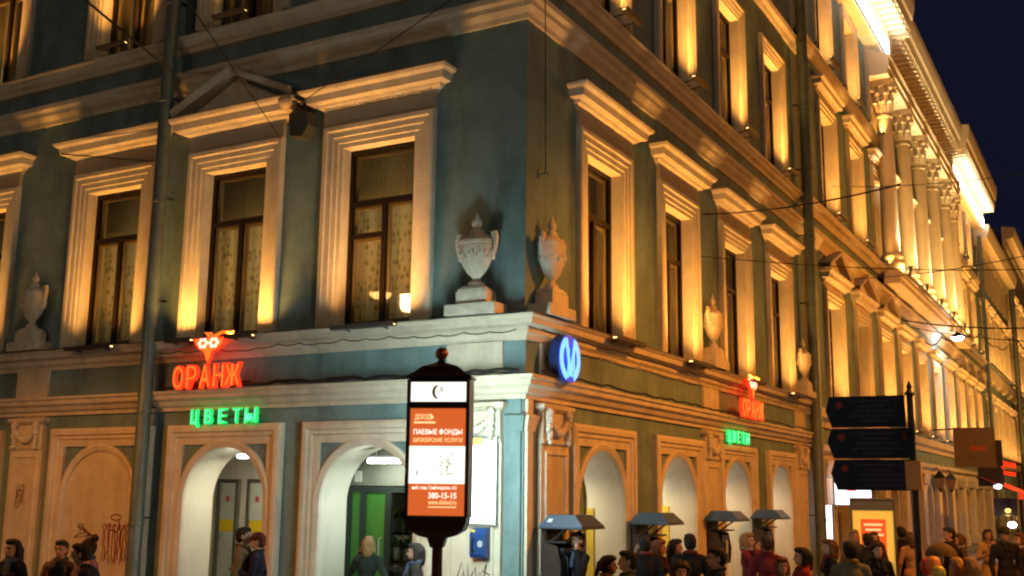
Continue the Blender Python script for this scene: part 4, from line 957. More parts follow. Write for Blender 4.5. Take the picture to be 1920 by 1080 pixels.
t = thing('wall_hook', 'small metal cable anchor on the right facade near the corner', 'hook', (0, .42, 7.15), RIGHT)
mb = MB(); mb.box(-.05, .05, 0, .02, -.06, .06); mb.tube([(0, .02, 0), (0, .14, .01), (.02, .17, -.04)], .016, 6); part('bracket', mb, METAL, t)
a = at_depth(150, -8, 13); b = Vector(fac(LEFT, -7.4, 9.95, .42)); cable('thick dark wire crossing the top windows left of the downpipe', [a, b], .017)
cable('thin wire slanting down across the pediment of the left facade', [at_depth(345, -8, 14), Vector(fac(LEFT, -4.9, 8.35, .12))], .010)
cable('thin wire from the corner cornice towards the left downpipe', [Vector(fac(LEFT, -4.3, 8.8, .35)), at_depth(860, -10, 14.5)], .008)
cable('wire across the left facade at the third window cornice', [Vector(fac(LEFT, -10.3, 8.75, .42)), Vector(fac(LEFT, -7.7, 8.25, .30))], .014)
for i, (u0, v0, o0, u1, v1, d1, r_) in enumerate(((1318, 402, 0, 1690, 345, 20, .018), (1310, 480, 0, 1930, 505, 26, .012), (1560, 350, 0, 1930, 325, 30, .014), (1600, 523, 0, 1930, 478, 30, .014), (1690, 600, 0, 1930, 615, 40, .03), (1700, 612, 0, 1940, 640, 46, .02))):
    cable('overhead wire number %s crossing the street in front of the colonnade'.replace('number %s ', ('highest ', 'second highest ', 'thin upper ', 'middle ', 'thick lower ', 'lowest ')[i]), [on_wall(u0, v0, .02), at_depth(u1, v1, d1)], r_, .12)
cable('curly slack cable hanging below the wires beside the white street lamp', [on_wall(1735, 640, .5), on_wall(1765, 632, 1.2), on_wall(1800, 622, 1.5), on_wall(1840, 625, 1.2), on_wall(1870, 650, .8), on_wall(1890, 648, .6)], .035, .25)
# wall lamp with round globe at the pediment
t = thing('wall_lamp', 'unlit round wall lamp and dark bracket between the left facade window cornices', 'lamp', fac(LEFT, -4.42, 8.62, 0), LEFT)
mb = MB(); mb.tube([(0, 0, .15), (0, .30, .25), (-.05, .42, .22)], .03, 8); mb.slab([(-.10, -.35), (.16, -.40), (.30, -.20), (.28, .02), (.05, .18), (-.14, .05)], .02, .30); part('bracket', mb, mat('dark_box', (.05, .055, .05), .6), t)
mb = MB(); mb.ball((-.10, .46, .22), .13, 14, 10); part('globe', mb, mat('globe_glass', (.55, .42, .25), .3, spec=.5), t, 60)

def hanging_lamp(loc, label, color, power, glass, r=.22, cone=None, wire=True, rad=.25):
    t = thing('hanging_street_lamp', label, 'street lamp', loc, 0, 'street lamps hung over the street')
    mb = MB(); mb.lathe([(.04, .30), (.07, .22), (r*.7, .16), (r, .02), (r*1.03, 0)], 18); mb.tube([(0, 0, .28), (0, 0, .55)], .02, 6); part('shade', mb, BLACK, t, 40)
    mb = MB(); mb.lathe([(.01, -r*.45), (r*.5, -r*.38), (r*.85, -r*.18), (r*.96, 0)], 18); part('lamp_glass', mb, glass, t, 60)
    if wire:
        mb = MB(); mb.tube([(-9, 0, 1.3), (-4, 0, .75), (0, 0, .55), (4, 0, .75), (9, 0, 1.3)], .010, 6); part('span_wire', mb, CABLE, t)
    if cone: light('SPOT', 'street_light', t, (0, 0, -r*.6), (0, 0, -1), power, color, cone=cone, radius=rad)
    else: light('POINT', 'street_light', t, (0, 0, -r*.9), (0, 0, -1), power, color, radius=rad)
    return t
SODG = emit('sodium_glass', (1.0, 0.55, 0.16), 30.0); WHG = emit('white_lamp_glass', (0.85, 0.9, 1.0), 60.0)
l = at_depth(1795, 633, 52); hanging_lamp((l.x, l.y, l.z), 'glowing white street lamp hung on wires in front of the far facade', (.9, .92, 1.0), 160, WHG, .30, wire=False)
STREET = [((-8.0, -6.8, 7.0), 1750, 150, SODIUM, 'side street left of the picture'), ((9.5, 4.0, 9.6), 6600, 169, SODIUM, 'street right of the corner'),
          ((9.5, 22.0, 9.5), 2900, None, SODIUM, 'street opposite the colonnade start'), ((10.0, 42.0, 9.5), 4200, None, (1.0, .42, .07), 'street opposite the colonnade'), ((10.5, 66.0, 9.5), 4200, None, (1.0, .42, .07), 'far end of the street'),
          ((16.0, -12.0, 8.0), 1350, None, (1.0, .82, .55), 'crossing behind the viewer, added as unseen fill light'), ((-12.3, -14.2, 8.5), 330, None, (1.0, .68, .34), 'far side of the side street'), ((-11.5, -14.7, 8.15), 100, None, (1.0, .68, .34), 'far side of the side street, lower of two')]  # the lamp behind the viewer is added to lift the dark walls
for p, w, c, cl, lab in STREET:
    hanging_lamp(p, 'street lamp hung over the '+lab, cl, w, SODG if c or cl == SODIUM else emit('warm_lamp_glass', (1.0, .78, .45), 70.0), .30, c, wire=False)

# ------------------------------------------------------------------ street things on the right
t = thing('lightbox', 'white lit shop lightbox with a red square projecting beyond the right downpipe', 'lightbox', (.25, 18.3, 1.98), 0)
mb = MB(); mb.box(0, 1.05, -.12, .0, 0, .95); part('case', mb, BLACK, t)
mb = MB(); mb.box(.02, 1.03, .001, .008, .02, .93); f = part('face', mb, emit('lb2', (.9, .95, 1.0), 2.6), t)
mb = MB(); mb.box(.36, .62, .009, .013, .40, .62); part('red_square', mb, emit('lb2red', (1.0, .03, .05), 1.2), f)
t = thing('shop_sign', 'tall narrow white glowing shop sign below the lightbox', 'sign', (.10, 17.4, .92), 0)
mb = MB(); mb.box(0, .28, -.14, 0, 0, 1.08); part('case', mb, BLACK, t)
mb = MB(); mb.box(.015, .265, .001, .008, .015, 1.065); part('face', mb, emit('lb3', (.92, .95, 1.0), 2.6), t)
pp = at_depth(1638, 1000, 22)
t = thing('poster_stand', 'lit poster stand with yellow border and orange centre in the crowd', 'poster stand', (pp.x, pp.y, 0), math.radians(12))
mb = MB(); mb.frame4(-.44, .44, GZ, 2.20, [(0, -.09), (0, .08), (.03, .09), (.05, .07), (.05, .03)]); mb.box(-.40, .40, -.09, -.06, GZ, 2.18); mb.box(-.39, .39, -.05, .06, 1.96, 2.15); part('frame', mb, mat('stand_grey', (.14, .14, .12), .5, .3), t)
mb = MB(); mb.box(-.39, .39, -.05, .03, GZ+.05, 1.95); f = part('poster', mb, emit('ps_yellow', (.80, .50, .07), .6), t)
mb = MB(); mb.box(-.24, .24, .031, .034, .5, 1.78); f2 = part('poster_centre', mb, emit('ps_orange', (.75, .11, .02), .55), f)
pt = emit('ps_print', (1.0, .62, .30), .8)
for z, w in ((1.65, .36), (1.55, .30), (1.45, .38), (1.28, .26)): mb = MB(); mb.box(-w/2, w/2, .0345, .037, z, z+.045); part('print', mb, pt, f2)
for i, y in enumerate((37.2, 40.6)):
    t = thing('wall_lantern', ('nearer', 'farther')[i]+' of two unlit black wall lanterns on the ground floor of the colonnaded building', 'lantern', (0.45, y, 2.75), RIGHT, 'wall lanterns')
    mb = MB(); mb.frustum(-.26, .26, -.26, .26, .32, -.05, .05, -.05, .05, .62); mb.tube([(0, -.45, .7), (0, -.1, .78), (0, 0, .62)], .025, 6); part('roof', mb, BLACK, t)
    mb = MB(); mb.frustum(-.12, .12, -.12, .12, -.12, -.22, .22, -.22, .22, .31); part('glass', mb, mat('lantern_glass', (.35, .22, .10), .3), t)
    mb = MB(); mb.lathe([(.02, -.30), (.06, -.2), (.12, -.121)], 10); part('base', mb, BLACK, t)
bp_ = at_depth(1826, 838, 40)
t = thing('hanging_signboard', 'grey-brown square signboard projecting over the pavement', 'signboard', (bp_.x, bp_.y, bp_.z), math.radians(6))
mb = MB(); mb.box(-.68, .72, -.06, .06, -.74, .70); part('board', mb, mat('board_brown', (.14, .10, .07), .6, var=.15), t)
mb = MB(); mb.tube([(-1.4, 0, .62), (-.68, 0, .66)], .03, 6); part('arm', mb, BLACK, t)
mb = MB(); mb.box(-.15, .40, .061, .066, -.15, .02); part('print', mb, mat('board_print', (.35, .08, .03), .6), t)
bp_ = at_depth(1858, 893, 46)
t = thing('hanging_signboard', 'black rounded signboard below the grey-brown one', 'signboard', (bp_.x, bp_.y, bp_.z), math.radians(6))
mb = MB(); mb.slab([(-.5, -.42), (.45, -.42), (.52, -.2), (.5, .3), (.38, .42), (-.5, .38)], -.08, .08); mb.box(.25, .5, -.05, .05, .4, 1.5); part('board', mb, BLACK, t)
mb = MB(); mb.ball((.25, .1, -.42), .16, 12, 8, 0, .6); part('lamp', mb, emit('cafe_lamp', (.75, .88, 1.0), 8.0), t, 60)
aw = at_depth(1905, 918, 48)
t = thing('cafe_awning', 'self-glowing red cafe awning at the right picture edge', 'awning', (aw.x, aw.y, aw.z), RIGHT)
mb = MB(); mb.rings([[(-3.4, -1.1, .50), (-3.4, .35, -.15), (-3.4, .35, -.42)], [(3.4, -1.1, .50), (3.4, .35, -.15), (3.4, .35, -.42)]]); part('canopy', mb, emit('awning_red_glow', (.75, .05, .015), .45), t)  # canopy glows in its own colour instead of catching lamp light
for sx in (-3.3, 3.3): mb = MB(); mb.tube([(sx, -1.2, .45), (sx, .33, -.16)], .03, 6); part('arm', mb, BLACK, t)
for i, (u, v, w, h, d) in enumerate(((1868, 876, .55, .42, 47), (1893, 872, .5, .16, 50), (1893, 888, .5, .12, 50))):
    q = at_depth(u, v, d); t = thing('neon_sign', ('red neon sign left of the black signboard arm', 'upper red neon strip above the red awning', 'lower red neon strip above the red awning')[i], 'neon sign', (q.x, q.y, q.z), math.radians(20))
    mb = MB(); mb.tube([(-w/2, 0, 0), (w/2, 0, -.08)], h/3, 8); mb.tube([(-w/2, 0, h*.7), (w/2, 0, h*.7-.08)], h/4, 8); part('tube', mb, NRED, t); mb = MB(); mb.box(-w/2, w/2, -.1, -.05, -.1, h); part('backing', mb, SIGNB, t)
q = at_depth(1892, 978, 50)
t = thing('menu_board', 'dark menu board under the red awning', 'menu board', (q.x-.1, q.y, 0), math.radians(10)); mb = MB(); mb.box(-.5, .5, -.04, .04, 1.45, 2.25); mb.tube([(-.45, 0, GZ), (-.45, 0, 1.5)], .03, 6); mb.tube([(.45, 0, GZ), (.45, 0, 1.5)], .03, 6); part('board', mb, NAVY, t)
for i, (u, v, d, col_, s_) in enumerate(((1898, 984, 44, (.95, .97, 1.0), .17), (1890, 957, 50, (1.0, .5, .12), .13))):
    q = at_depth(u, v, d); t = thing('cafe_lamp', ('white glowing cafe lamp over the crowd at the right edge', 'small orange glowing lamp under the red awning')[i], 'lamp', (q.x, q.y, q.z))
    mb = MB(); mb.ball((0, 0, 0), s_, 12, 8, 0, .7); part('globe', mb, emit('cafe_globe%d' % i, col_, 10.0 if i == 0 else 2.5), t, 60); mb = MB(); mb.tube([(0, 0, s_*.6), (0, 0, 1.2)], .015, 6); part('stem', mb, BLACK, t)
    light('POINT', 'cafe_light', t, (0, 0, -.3), (0, 0, -1), 40, col_, radius=.15)

# ------------------------------------------------------------------ people
def capsule(bm, p, q, r0, r1, n=14, m=5):
    p, q = Vector(p), Vector(q); d = q-p; L = max(d.length, 1e-4); z = d/L
    x = z.orthogonal().normalized(); y = z.cross(x); rows = []
    for k in range(m+1):
        a = PI/2*(1-k/m); rows.append((p-z*r0*math.sin(a), r0*math.cos(a)))
    for k in range(m+1):
        a = PI/2*k/m; rows.append((q+z*r1*math.sin(a), r1*math.cos(a)))
    R = []
    for c, r in rows: R.append([bm.verts.new(c+(x*math.cos(2*PI*i/n)+y*math.sin(2*PI*i/n))*max(r, 1e-4)) for i in range(n)])
    for a, b in zip(R, R[1:]):
        for i in range(n): bm.faces.new((a[i], a[(i+1) % n], b[(i+1) % n], b[i]))
    bm.faces.new(R[0][::-1]); bm.faces.new(R[-1])
def ellipsoid(bm, c, r, n=20, m=14):
    c = Vector(c); R = []
    for k in range(m+1):
        a = PI*k/m; R.append([bm.verts.new(c+Vector((r[0]*max(math.sin(a), 1e-3)*math.cos(2*PI*i/n), r[1]*max(math.sin(a), 1e-3)*math.sin(2*PI*i/n), -r[2]*math.cos(a)))) for i in range(n)])
    for a, b in zip(R, R[1:]):
        for i in range(n): bm.faces.new((a[i], a[(i+1) % n], b[(i+1) % n], b[i]))
    bm.faces.new(R[0][::-1]); bm.faces.new(R[-1])
def fuse(bm, voxel, ratio=1.0, smooth=3):
    me = bpy.data.meshes.new('f'); bmesh.ops.recalc_face_normals(bm, faces=bm.faces); bm.to_mesh(me); bm.free()
    o = bpy.data.objects.new('f', me); COL.objects.link(o)
    r = o.modifiers.new('r', 'REMESH'); r.mode = 'VOXEL'; r.voxel_size = voxel
    sm = o.modifiers.new('s', 'SMOOTH'); sm.iterations = smooth; sm.factor = .5
    if ratio < 1: d = o.modifiers.new('d', 'DECIMATE'); d.ratio = ratio
    out = bpy.data.meshes.new_from_object(o.evaluated_get(bpy.context.evaluated_depsgraph_get()))
    bpy.data.objects.remove(o); bpy.data.meshes.remove(me)
    for p in out.polygons: p.use_smooth = True
    return out
SK0 = mat('skin', (.43, .26, .18), .55)
def hand(bm, wrist, elbow, side, curl=.7):
    """palm with four unequal bent fingers and a thumb leaving its side"""
    w, e = Vector(wrist), Vector(elbow); d = (w-e).normalized(); s = d.orthogonal()
    s = Vector((side, 0, 0)); s = (s-d*s.dot(d)); s = s.normalized() if s.length > .1 else d.orthogonal().normalized()
    nrm = d.cross(s)*(-side)
    if nrm.y > 0: nrm = -nrm
    fw = nrm.cross(d).normalized()                   # across the knuckles
    pc = w+d*.05
    capsule(bm, w+d*.005, w+d*.075, .026, .034, 10, 3); capsule(bm, w+d*.03+fw*.02, w+d*.085+fw*.022, .018, .016, 8, 3); capsule(bm, w+d*.03-fw*.02, w+d*.085-fw*.022, .018, .016, 8, 3)
    for k, (off, L) in enumerate(((-.030, .062), (-.010, .075), (.010, .082), (.029, .074))):
        a = w+d*.088+fw*off; b = a+(d*math.cos(curl*.5)+nrm*math.sin(curl*.5))*L*.5; c = b+(d*math.cos(curl*1.3)+nrm*math.sin(curl*1.3))*L*.32; f = c+(d*math.cos(curl*1.9)+nrm*math.sin(curl*1.9))*L*.25
        capsule(bm, a, b, .0088, .0082, 7, 2); capsule(bm, b, c, .0082, .0075, 7, 2); capsule(bm, c, f, .0075, .0062, 7, 2)
    a = w+d*.025+fw*.030; b = a+(fw*.75+d*.6+nrm*.2).normalized()*.035; c = b+(d*.85+fw*.25+nrm*.35).normalized()*.03
    capsule(bm, a, b, .013, .0105, 8, 2); capsule(bm, b, c, .0105, .008, 8, 2)
def make_body(kind, arms, stride=.0, coat=.0, lean=.0):
    """one continuous figure, 1.75 m tall, facing -y; arms: two (elbow, wrist) pairs"""
    f = kind == 'f'; sw = .165 if f else .19; bm = bmesh.new()
    def L(p): return (p[0], p[1]-lean*max(0, p[2]-.95), p[2]-.08*abs(lean)*max(0, p[2]-.95))
    E = lambda c, r: ellipsoid(bm, L(c), r); C = lambda p, q, a, b: capsule(bm, L(p), L(q), a, b)
    E((0, .012, 1.645), (.077, .098, .108)); E((0, -.022, 1.585), (.060, .070, .075)); C((0, -.075, 1.555), (0, -.068, 1.55), .026, .024)
    C((0, -.098, 1.635), (0, -.118, 1.605), .009, .016); E((0, -.080, 1.668), (.055, .022, .014)); C((0, -.083, 1.574), (0, -.086, 1.572), .020, .018)
    for s_ in (-1, 1): E((s_*.079, .012, 1.628), (.011, .024, .034))
    C((0, .018, 1.43), (0, .004, 1.57), .062 if not f else .053, .054 if not f else .047)
    E((0, .005, 1.30), (sw*.93, .125, .19)); E((0, .0, 1.10), (.150 if not f else .135, .112, .17)); E((0, .008, .95), (.170, .125, .14))
    C((-sw*.72, .01, 1.42), (sw*.72, .01, 1.42), .068, .068)
    if f: E((-.075, -.085, 1.29), (.07, .06, .065)); E((.075, -.085, 1.29), (.07, .06, .065))
    if coat:
        E((0, .0, .90), (.185, .145, .20)); E((0, 0, .90-coat*.5), (.20, .16, .22+coat*.3))
    C((-.06, .04, 1.46), (.06, .04, 1.46), .058, .058)   # collar
    hands = []
    for s_, (el, wr) in zip((-1, 1), arms):
        el = (el[0]*s_, el[1], el[2]); wr = (wr[0]*s_, wr[1], wr[2]); sh = (s_*sw, .01, 1.405)
        C(sh, el, .066, .052); C(el, wr, .051, .037); hands.append((s_, L(wr), L(el)))
    for s_ in (-1, 1):
        st = stride*s_; hp = (s_*.085, 0, .90); kn = (s_*.095, -.03-st*.55, .50+abs(st)*.02); an = (s_*.10, .03-st, .09)
        C(hp, kn, .088, .062); C(kn, an, .060, .044); C((an[0], an[1]+.02, .045), (an[0]+s_*.015, an[1]-.16, .04), .045, .042)
    me = fuse(bm, .0135, .5)
    n0 = len(me.polygons)
    bm = bmesh.new(); bm.from_mesh(me); nb = len(bm.faces)
    for s_, w, e in hands: hand(bm, w, e, s_)
    ny = len(bm.faces)
    for s_ in (-1, 1): ellipsoid(bm, L((s_*.032, -.088, 1.640)), (.014, .010, .008), 8, 6)
    bm.faces.ensure_lookup_table()
    for i, fc in enumerate(bm.faces):
        c = fc.calc_center_median(); fc.smooth = True
        y = c.y+lean*max(0, c.z-.95); z = c.z+.08*abs(lean)*max(0, c.z-.95)
        if i >= ny: fc.material_index = 4
        elif i >= nb: fc.material_index = 0
        elif z > 1.50 and abs(c.x) < .12: fc.material_index = 0 if z > 1.525 or y < -.02 else 1
        elif z < .10: fc.material_index = 3
        elif z < .88-coat and abs(c.x) < .24: fc.material_index = 2
        else: fc.material_index = 1
    for k in range(5): me.materials.append(SK0)
    bm.to_mesh(me); bm.free()
    return me
DOWN = ((.255, .03, 1.13), (.265, -.07, .90)); PHONE = ((.27, -.15, 1.19), (.135, -.10, 1.50)); HOLD = ((.25, -.02, 1.12), (.12, -.26, 1.22)); FACEH = ((.22, -.20, 1.22), (.06, -.17, 1.47)); POCK = ((.29, .06, 1.14), (.20, -.08, .96))
BODIES = dict(ms=make_body('m', (DOWN, DOWN)), mp=make_body('m', (DOWN, PHONE), .05), mh=make_body('m', (POCK, HOLD)), mw=make_body('m', (DOWN, DOWN), .2), ml=make_body('m', (DOWN, HOLD), .05, 0, .35),
    fs=make_body('f', (DOWN, DOWN), 0, .25), fp=make_body('f', (POCK, PHONE), 0, .15), fh=make_body('f', (HOLD, HOLD), .05, .25), ff=make_body('f', (FACEH, FACEH)))
def hair_mesh(style):
    bm = bmesh.new()
    ellipsoid(bm, (0, .026, 1.663), (.087, .098, .100)); ellipsoid(bm, (0, .045, 1.625), (.084, .075, .09))
    if style == 'short': ellipsoid(bm, (0, -.03, 1.725), (.07, .07, .035))
    if style in ('long', 'pony', 'bob', 'curly'): ellipsoid(bm, (0, -.02, 1.725), (.078, .085, .04))
    if style == 'long':
        for s_ in (-1, 1): capsule(bm, (s_*.07, .02, 1.66), (s_*.085, .03, 1.40), .036, .04)
        capsule(bm, (0, .07, 1.62), (0, .10, 1.32), .085, .07); capsule(bm, (-.05, .07, 1.6), (-.05, .1, 1.3), .06, .05); capsule(bm, (.05, .07, 1.6), (.05, .1, 1.3), .06, .05)
    if style == 'bob':
        for s_ in (-1, 1): capsule(bm, (s_*.072, .015, 1.67), (s_*.08, .01, 1.53), .034, .036)
        capsule(bm, (0, .06, 1.64), (0, .075, 1.50), .09, .07)
    if style == 'pony': capsule(bm, (0, .12, 1.66), (0, .17, 1.48), .035, .02)
    if style == 'bun': ellipsoid(bm, (0, .10, 1.76), (.05, .05, .045))
    if style == 'curly':
        r_ = random.Random(1)
        for k in range(46):
            a = r_.uniform(0, 2*PI); b = r_.uniform(-.6, 1.4); d = Vector((math.cos(a)*math.cos(b), math.sin(a)*math.cos(b), math.sin(b)))
            if d.y < -.45 and d.z < .45: continue
            ellipsoid(bm, Vector((0, .035, 1.655))+Vector((d.x*.105, d.y*.11, d.z*.11)), (.036, .036, .036), 8, 6)
    if style == 'cap': ellipsoid(bm, (0, .005, 1.70), (.093, .108, .075)); capsule(bm, (-.04, -.11, 1.675), (.04, -.11, 1.675), .022, .022)
    me = fuse(bm, .011, 1.0, 2)
    for v_ in me.vertices:
        a = math.atan2(v_.co.x, v_.co.y-.02); f_ = .0045*math.sin(a*23+v_.co.z*14)+.004*math.sin(a*11-v_.co.z*31)
        v_.co += v_.normal*f_
    return me
HAIR = {k: hair_mesh(k) for k in ('short', 'long', 'pony', 'bob', 'curly', 'bun', 'cap')}
def cloth(c): return mat('cloth_%.3f_%.3f_%.3f' % c, c, .85, var=.3, vscale=6, bump=.8, bscale=14, spec=.15)
def hairc(c): return mat('hair_%.3f_%.3f_%.3f' % c, c, .6, var=.3, vscale=25, bump=.6, bscale=90, spec=.3)
DK, DBR, BRH, BLO, RED, FAIR = (.012, .009, .008), (.03, .016, .010), (.09, .045, .02), (.42, .26, .10), (.16, .05, .02), (.28, .17, .07)
CR = random.Random(17); COLLARS = []
for kind in range(2):
    bm = bmesh.new()
    for k in range(18):
        a = 2*PI*k/18; b_ = 2*PI*(k+1)/18
        if kind == 0 and 4.35 < a < 5.0: continue
        z = 1.495+.02*math.sin(a); r0 = .026 if kind == 0 else .032
        capsule(bm, (.082*math.cos(a), .010+.085*math.sin(a), z), (.082*math.cos(b_), .010+.085*math.sin(b_), 1.495+.02*math.sin(b_)), r0, r0, 8, 3)
    if kind == 1: capsule(bm, (.03, -.085, 1.47), (.05, -.135, 1.30), .032, .04, 8, 3)
    else:
        for s_ in (-1, 1): capsule(bm, (s_*.05, -.065, 1.48), (s_*.035, -.125, 1.36), .02, .026, 8, 3)
    COLLARS.append(fuse(bm, .010, .6, 1))
def person(u, v, h, rz, body, hair, hc, coat, label, legs=(.02, .02, .025)):
    d = ray(u, v); t_ = (GZ+h-CPOS.z)/d.z; p = CPOS+d*t_
    lim = None
    if p.y > -.5 and p.x < .55:                      # keep clear of the two facades
        tl = (-.5-CPOS.y)/d.y if u < 985 else None; tr = (.55-CPOS.x)/d.x
        t_ = min(t_, tl if tl else 1e9) if u < 985 else min(t_, tr); p = CPOS+d*t_; h = p.z-GZ
    o = thing('person', label, 'person', (p.x, p.y, GZ), math.radians(rz), 'people on the pavement'); k = h/1.75; o.scale = (k, k, k)
    b = obj('body', BODIES[body], o)
    ms = [mat('skin', (.43, .26, .18)), cloth(coat), cloth(legs), mat('shoe_leather', (.015, .012, .01), .45), mat('eye_dark', (.02, .015, .012), .2)]
    for i, m_ in enumerate(ms): b.material_slots[i].link = 'OBJECT'; b.material_slots[i].material = m_
    hm = HAIR[hair]
    hr = obj('hair' if hair != 'cap' else 'cap', hm, o)
    lean = .35 if body == 'ml' else 0
    if lean == 0:
        q = CR.random(); cm = cloth(tuple(min(1, c_*.6+.01) for c_ in coat)) if q < .5 else cloth(CR.choice(((.25, .22, .18), (.10, .02, .02), (.05, .07, .12), (.18, .12, .05))))
        cl = obj('collar' if q < .5 else 'scarf', COLLARS[0 if q < .5 else 1], o)
        if not cl.data.materials: cl.data.materials.append(SK0)
        cl.material_slots[0].link = 'OBJECT'; cl.material_slots[0].material = cm
    if lean: hr.location = (0, -lean*.70, -.02); 
    if not hm.materials: hm.materials.append(SK0)
    hr.material_slots[0].link = 'OBJECT'; hr.material_slots[0].material = hairc(hc)
    return o
FR, FL, FC, FB = 119, -61, 29, 209                   # facing right, left, the viewer, away
person(25, 1012, 1.70, FC-20, 'fs', 'long', DK, (.012, .012, .02), 'person with long dark hair in dark clothes at the left picture edge')
person(116, 1014, 1.68, FC, 'fh', 'short', DK, (.16, .09, .05), 'person in a tan jacket facing the viewer by the graffitied blind arch')
person(108, 1052, 1.52, FB, 'fs', 'bob', DK, (.06, .04, .035), 'shorter dark-haired person seen from behind in front of the blind arch')
person(165, 1010, 1.72, FL-10, 'fs', 'bun', DBR, (.20, .11, .12), 'person in a pinkish patterned sweater with hair in a bun facing left')
person(193, 1017, 1.74, FL+10, 'ml', 'short', DK, (.012, .012, .02), 'person in a black coat leaning towards the blind arch group')
person(459, 990, 1.80, FR, 'ms', 'short', DK, (.16, .10, .05), 'short-haired person in a brown coat in profile in front of the pale doors')
person(484, 1001, 1.72, FL, 'mh', 'cap', (.10, .012, .01), (.015, .015, .03), 'person in a dark red cap beside the brown-coated one')
person(691, 1007, 1.66, FB, 'fp', 'bob', FAIR, (.025, .035, .03), 'fair-haired person in a dark green coat seen from behind at the green shop door')
person(779, 1020, 1.66, FL, 'fs', 'bob', DK, (.03, .03, .03), 'dark-haired person partly behind the lantern pole')
person(1083, 999, 1.72, FL+30, 'mp', 'short', BRH, (.012, .012, .018), 'person in a black coat using the phone stand nearest the corner')
person(1141, 1043, 1.62, FR, 'fs', 'pony', DBR, (.03, .03, .035), 'person with a ponytail face to face with a short-haired one')
person(1176, 1034, 1.70, FL, 'mh', 'short', DK, (.05, .06, .04), 'short-haired person in an olive jacket face to face with the ponytailed one')
person(1209, 1007, 1.74, FB, 'mp', 'short', DK, (.015, .014, .018), 'person in black standing at the second phone stand')
person(1236, 1013, 1.68, FR, 'fs', 'bob', RED, (.015, .015, .025), 'person with reddish bobbed hair in dark clothes facing right')
person(1267, 1012, 1.68, FR-20, 'fh', 'long', DK, (.02, .018, .02), 'person with long black hair next to the tall dark-coated one')
person(1293, 1002, 1.80, FB, 'ms', 'short', DK, (.012, .012, .016), 'tall person in a black coat with back turned between the phone stands')
person(1277, 1056, 1.55, FC, 'fs', 'curly', DBR, (.03, .025, .02), 'shorter curly-haired person facing the viewer below the tall dark-coated one')
person(1343, 1028, 1.74, FL, 'ms', 'short', DK, (.012, .012, .02), 'dark-haired person in profile in a black jacket below the third phone stand')
person(1402, 1000, 1.74, FR-30, 'ff', 'bob', FAIR, (.14, .018, .022), 'fair-haired person in a maroon jacket with hands raised to the face')
person(1436, 1006, 1.74, FB, 'mh', 'short', DBR, (.12, .015, .025), 'person in a maroon jacket at the fourth phone stand')
person(1503, 1028, 1.68, FL, 'fs', 'bob', DK, (.28, .025, .02), 'dark-haired person in a bright red coat beside the right downpipe')
person(1466, 1046, 1.58, FC, 'fs', 'bob', RED, (.22, .02, .02), 'reddish-haired person in a red top in front of the fourth arch')
person(1554, 1012, 1.70, FL, 'fs', 'bob', BRH, (.012, .012, .016), 'person in black with brown hair left of the grey-jacketed one')
person(1592, 1016, 1.78, FB, 'ms', 'short', DK, (.14, .14, .11), 'person in a grey jacket seen from behind in front of the poster stand')
person(1601, 994, 1.72, FC, 'fs', 'bob', FAIR, (.08, .06, .04), 'fair-haired person half hidden behind the grey-jacketed one')
person(1626, 1001, 1.74, FB, 'ms', 'short', DK, (.02, .02, .022), 'dark-haired person in front of the lit poster, left of a pair')
person(1638, 998, 1.70, FC, 'fs', 'bob', BRH, (.05, .035, .025), 'brown-haired person in front of the lit poster, right of a pair')
person(1645, 1018, 1.66, FC, 'fs', 'curly', DBR, (.012, .012, .016), 'curly-haired person in a black coat facing the viewer')
person(1689, 988, 1.78, FB, 'mw', 'short', DK, (.012, .012, .018), 'slim person in black walking away right of the poster stand')
person(1707, 999, 1.68, FB, 'fs', 'bob', BRH, (.34, .20, .10), 'person in a beige coat left of the signpost pole')
person(1778, 990, 1.80, FL, 'ms', 'short', DK, (.012, .012, .02), 'dark-haired person in a navy coat facing left under the wall lanterns')
person(1797, 1001, 1.68, FL, 'fs', 'bob', BRH, (.06, .04, .03), 'brown-haired person behind the navy-coated one')
person(1793, 1047, 1.60, FB, 'fs', 'long', BLO, (.35, .22, .13), 'blond long-haired person in a pale top, left of two at the lower right')
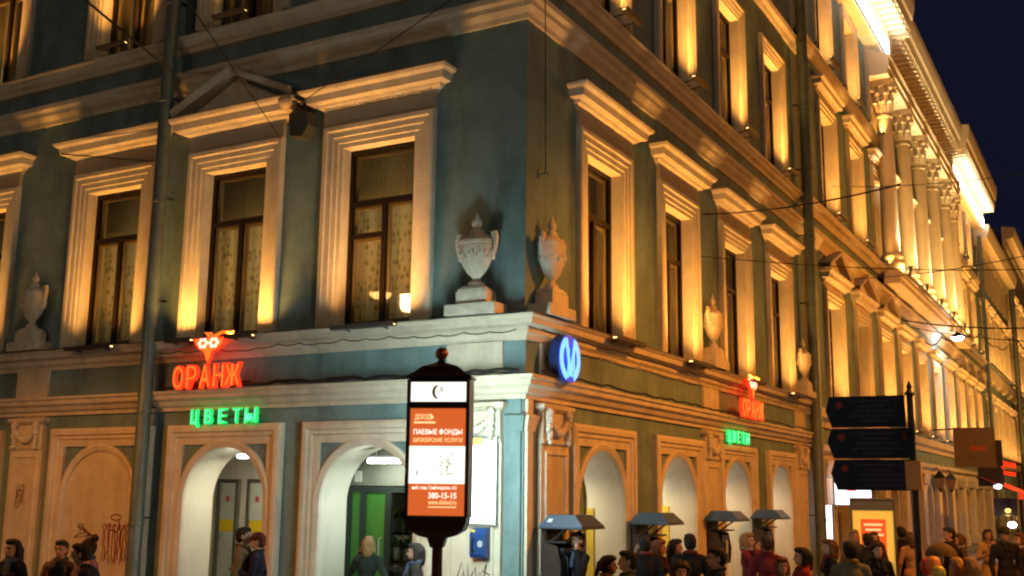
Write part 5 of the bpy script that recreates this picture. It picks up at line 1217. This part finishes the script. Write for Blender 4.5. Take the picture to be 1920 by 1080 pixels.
person(1818, 1047, 1.62, FB, 'fs', 'long', FAIR, (.42, .22, .10), 'fair long-haired person in a pale top, right of two at the lower right')
person(1851, 993, 1.70, FC, 'fh', 'bob', DBR, (.36, .24, .12), 'person in a pale jacket facing the viewer near the right picture edge')
person(1882, 990, 1.82, FC, 'ms', 'cap', DK, (.012, .012, .02), 'large person in a black coat and cap near the right picture edge')
person(1912, 1000, 1.70, FL, 'fs', 'bob', BRH, (.07, .04, .03), 'brown-haired person cut off by the right picture edge')
for i, (u, v, d, c, r_, w) in enumerate(((1750, 1060, 13.5, (.75, .28, .05), .10, 'orange balloon above the crowd beside the signpost pole'), (1738, 1062, 13.7, (.60, .03, .03), .09, 'red balloon half hidden by the orange one'), (1760, 1076, 13.3, (.55, .45, .08), .09, 'yellow balloon below the orange one'))):
    q = at_depth(u, v, d); t = thing('balloon', w, 'balloon', (q.x, q.y, q.z), 0, 'balloons')
    mb = MB(); mb.lathe([(.012, -r_*1.22), (.02, -r_*1.16)] + [(max(.004, r_*math.sin(PI*k/12)*(1-.12*(1-k/12))), -r_*1.12*math.cos(PI*k/12)) for k in range(1, 13)], 18); part('balloon_skin', mb, mat('balloon%d' % i, c, .3, spec=.5), t, 60)
    mb = MB(); mb.tube([(0, 0, -r_*1.2), (.01, .01, -.5), (0, 0, -.9)], .003, 5); part('string', mb, CABLE, t)
q = at_depth(1765, 1046, 14.5)
t = thing('umbrella', 'brown domed umbrella held low in the crowd at the right', 'umbrella', (q.x, q.y, q.z))
mb = MB(); n = 8; R = []
for k in range(7):
    a = PI/2*k/6.5; R.append([(.22*math.sin(a)*math.cos(2*PI*i/n+.2)*(1 if k else .02), .22*math.sin(a)*math.sin(2*PI*i/n+.2)*(1 if k else .02), .20*math.cos(a)) for i in range(n)])
mb.rings(R, closed=True); part('canopy', mb, mat('umbrella_brown', (.10, .065, .03), .8), t, 40)
mb = MB(); mb.tube([(0, 0, .16), (0, 0, -.62)], .010, 6); part('shaft', mb, BLACK, t)
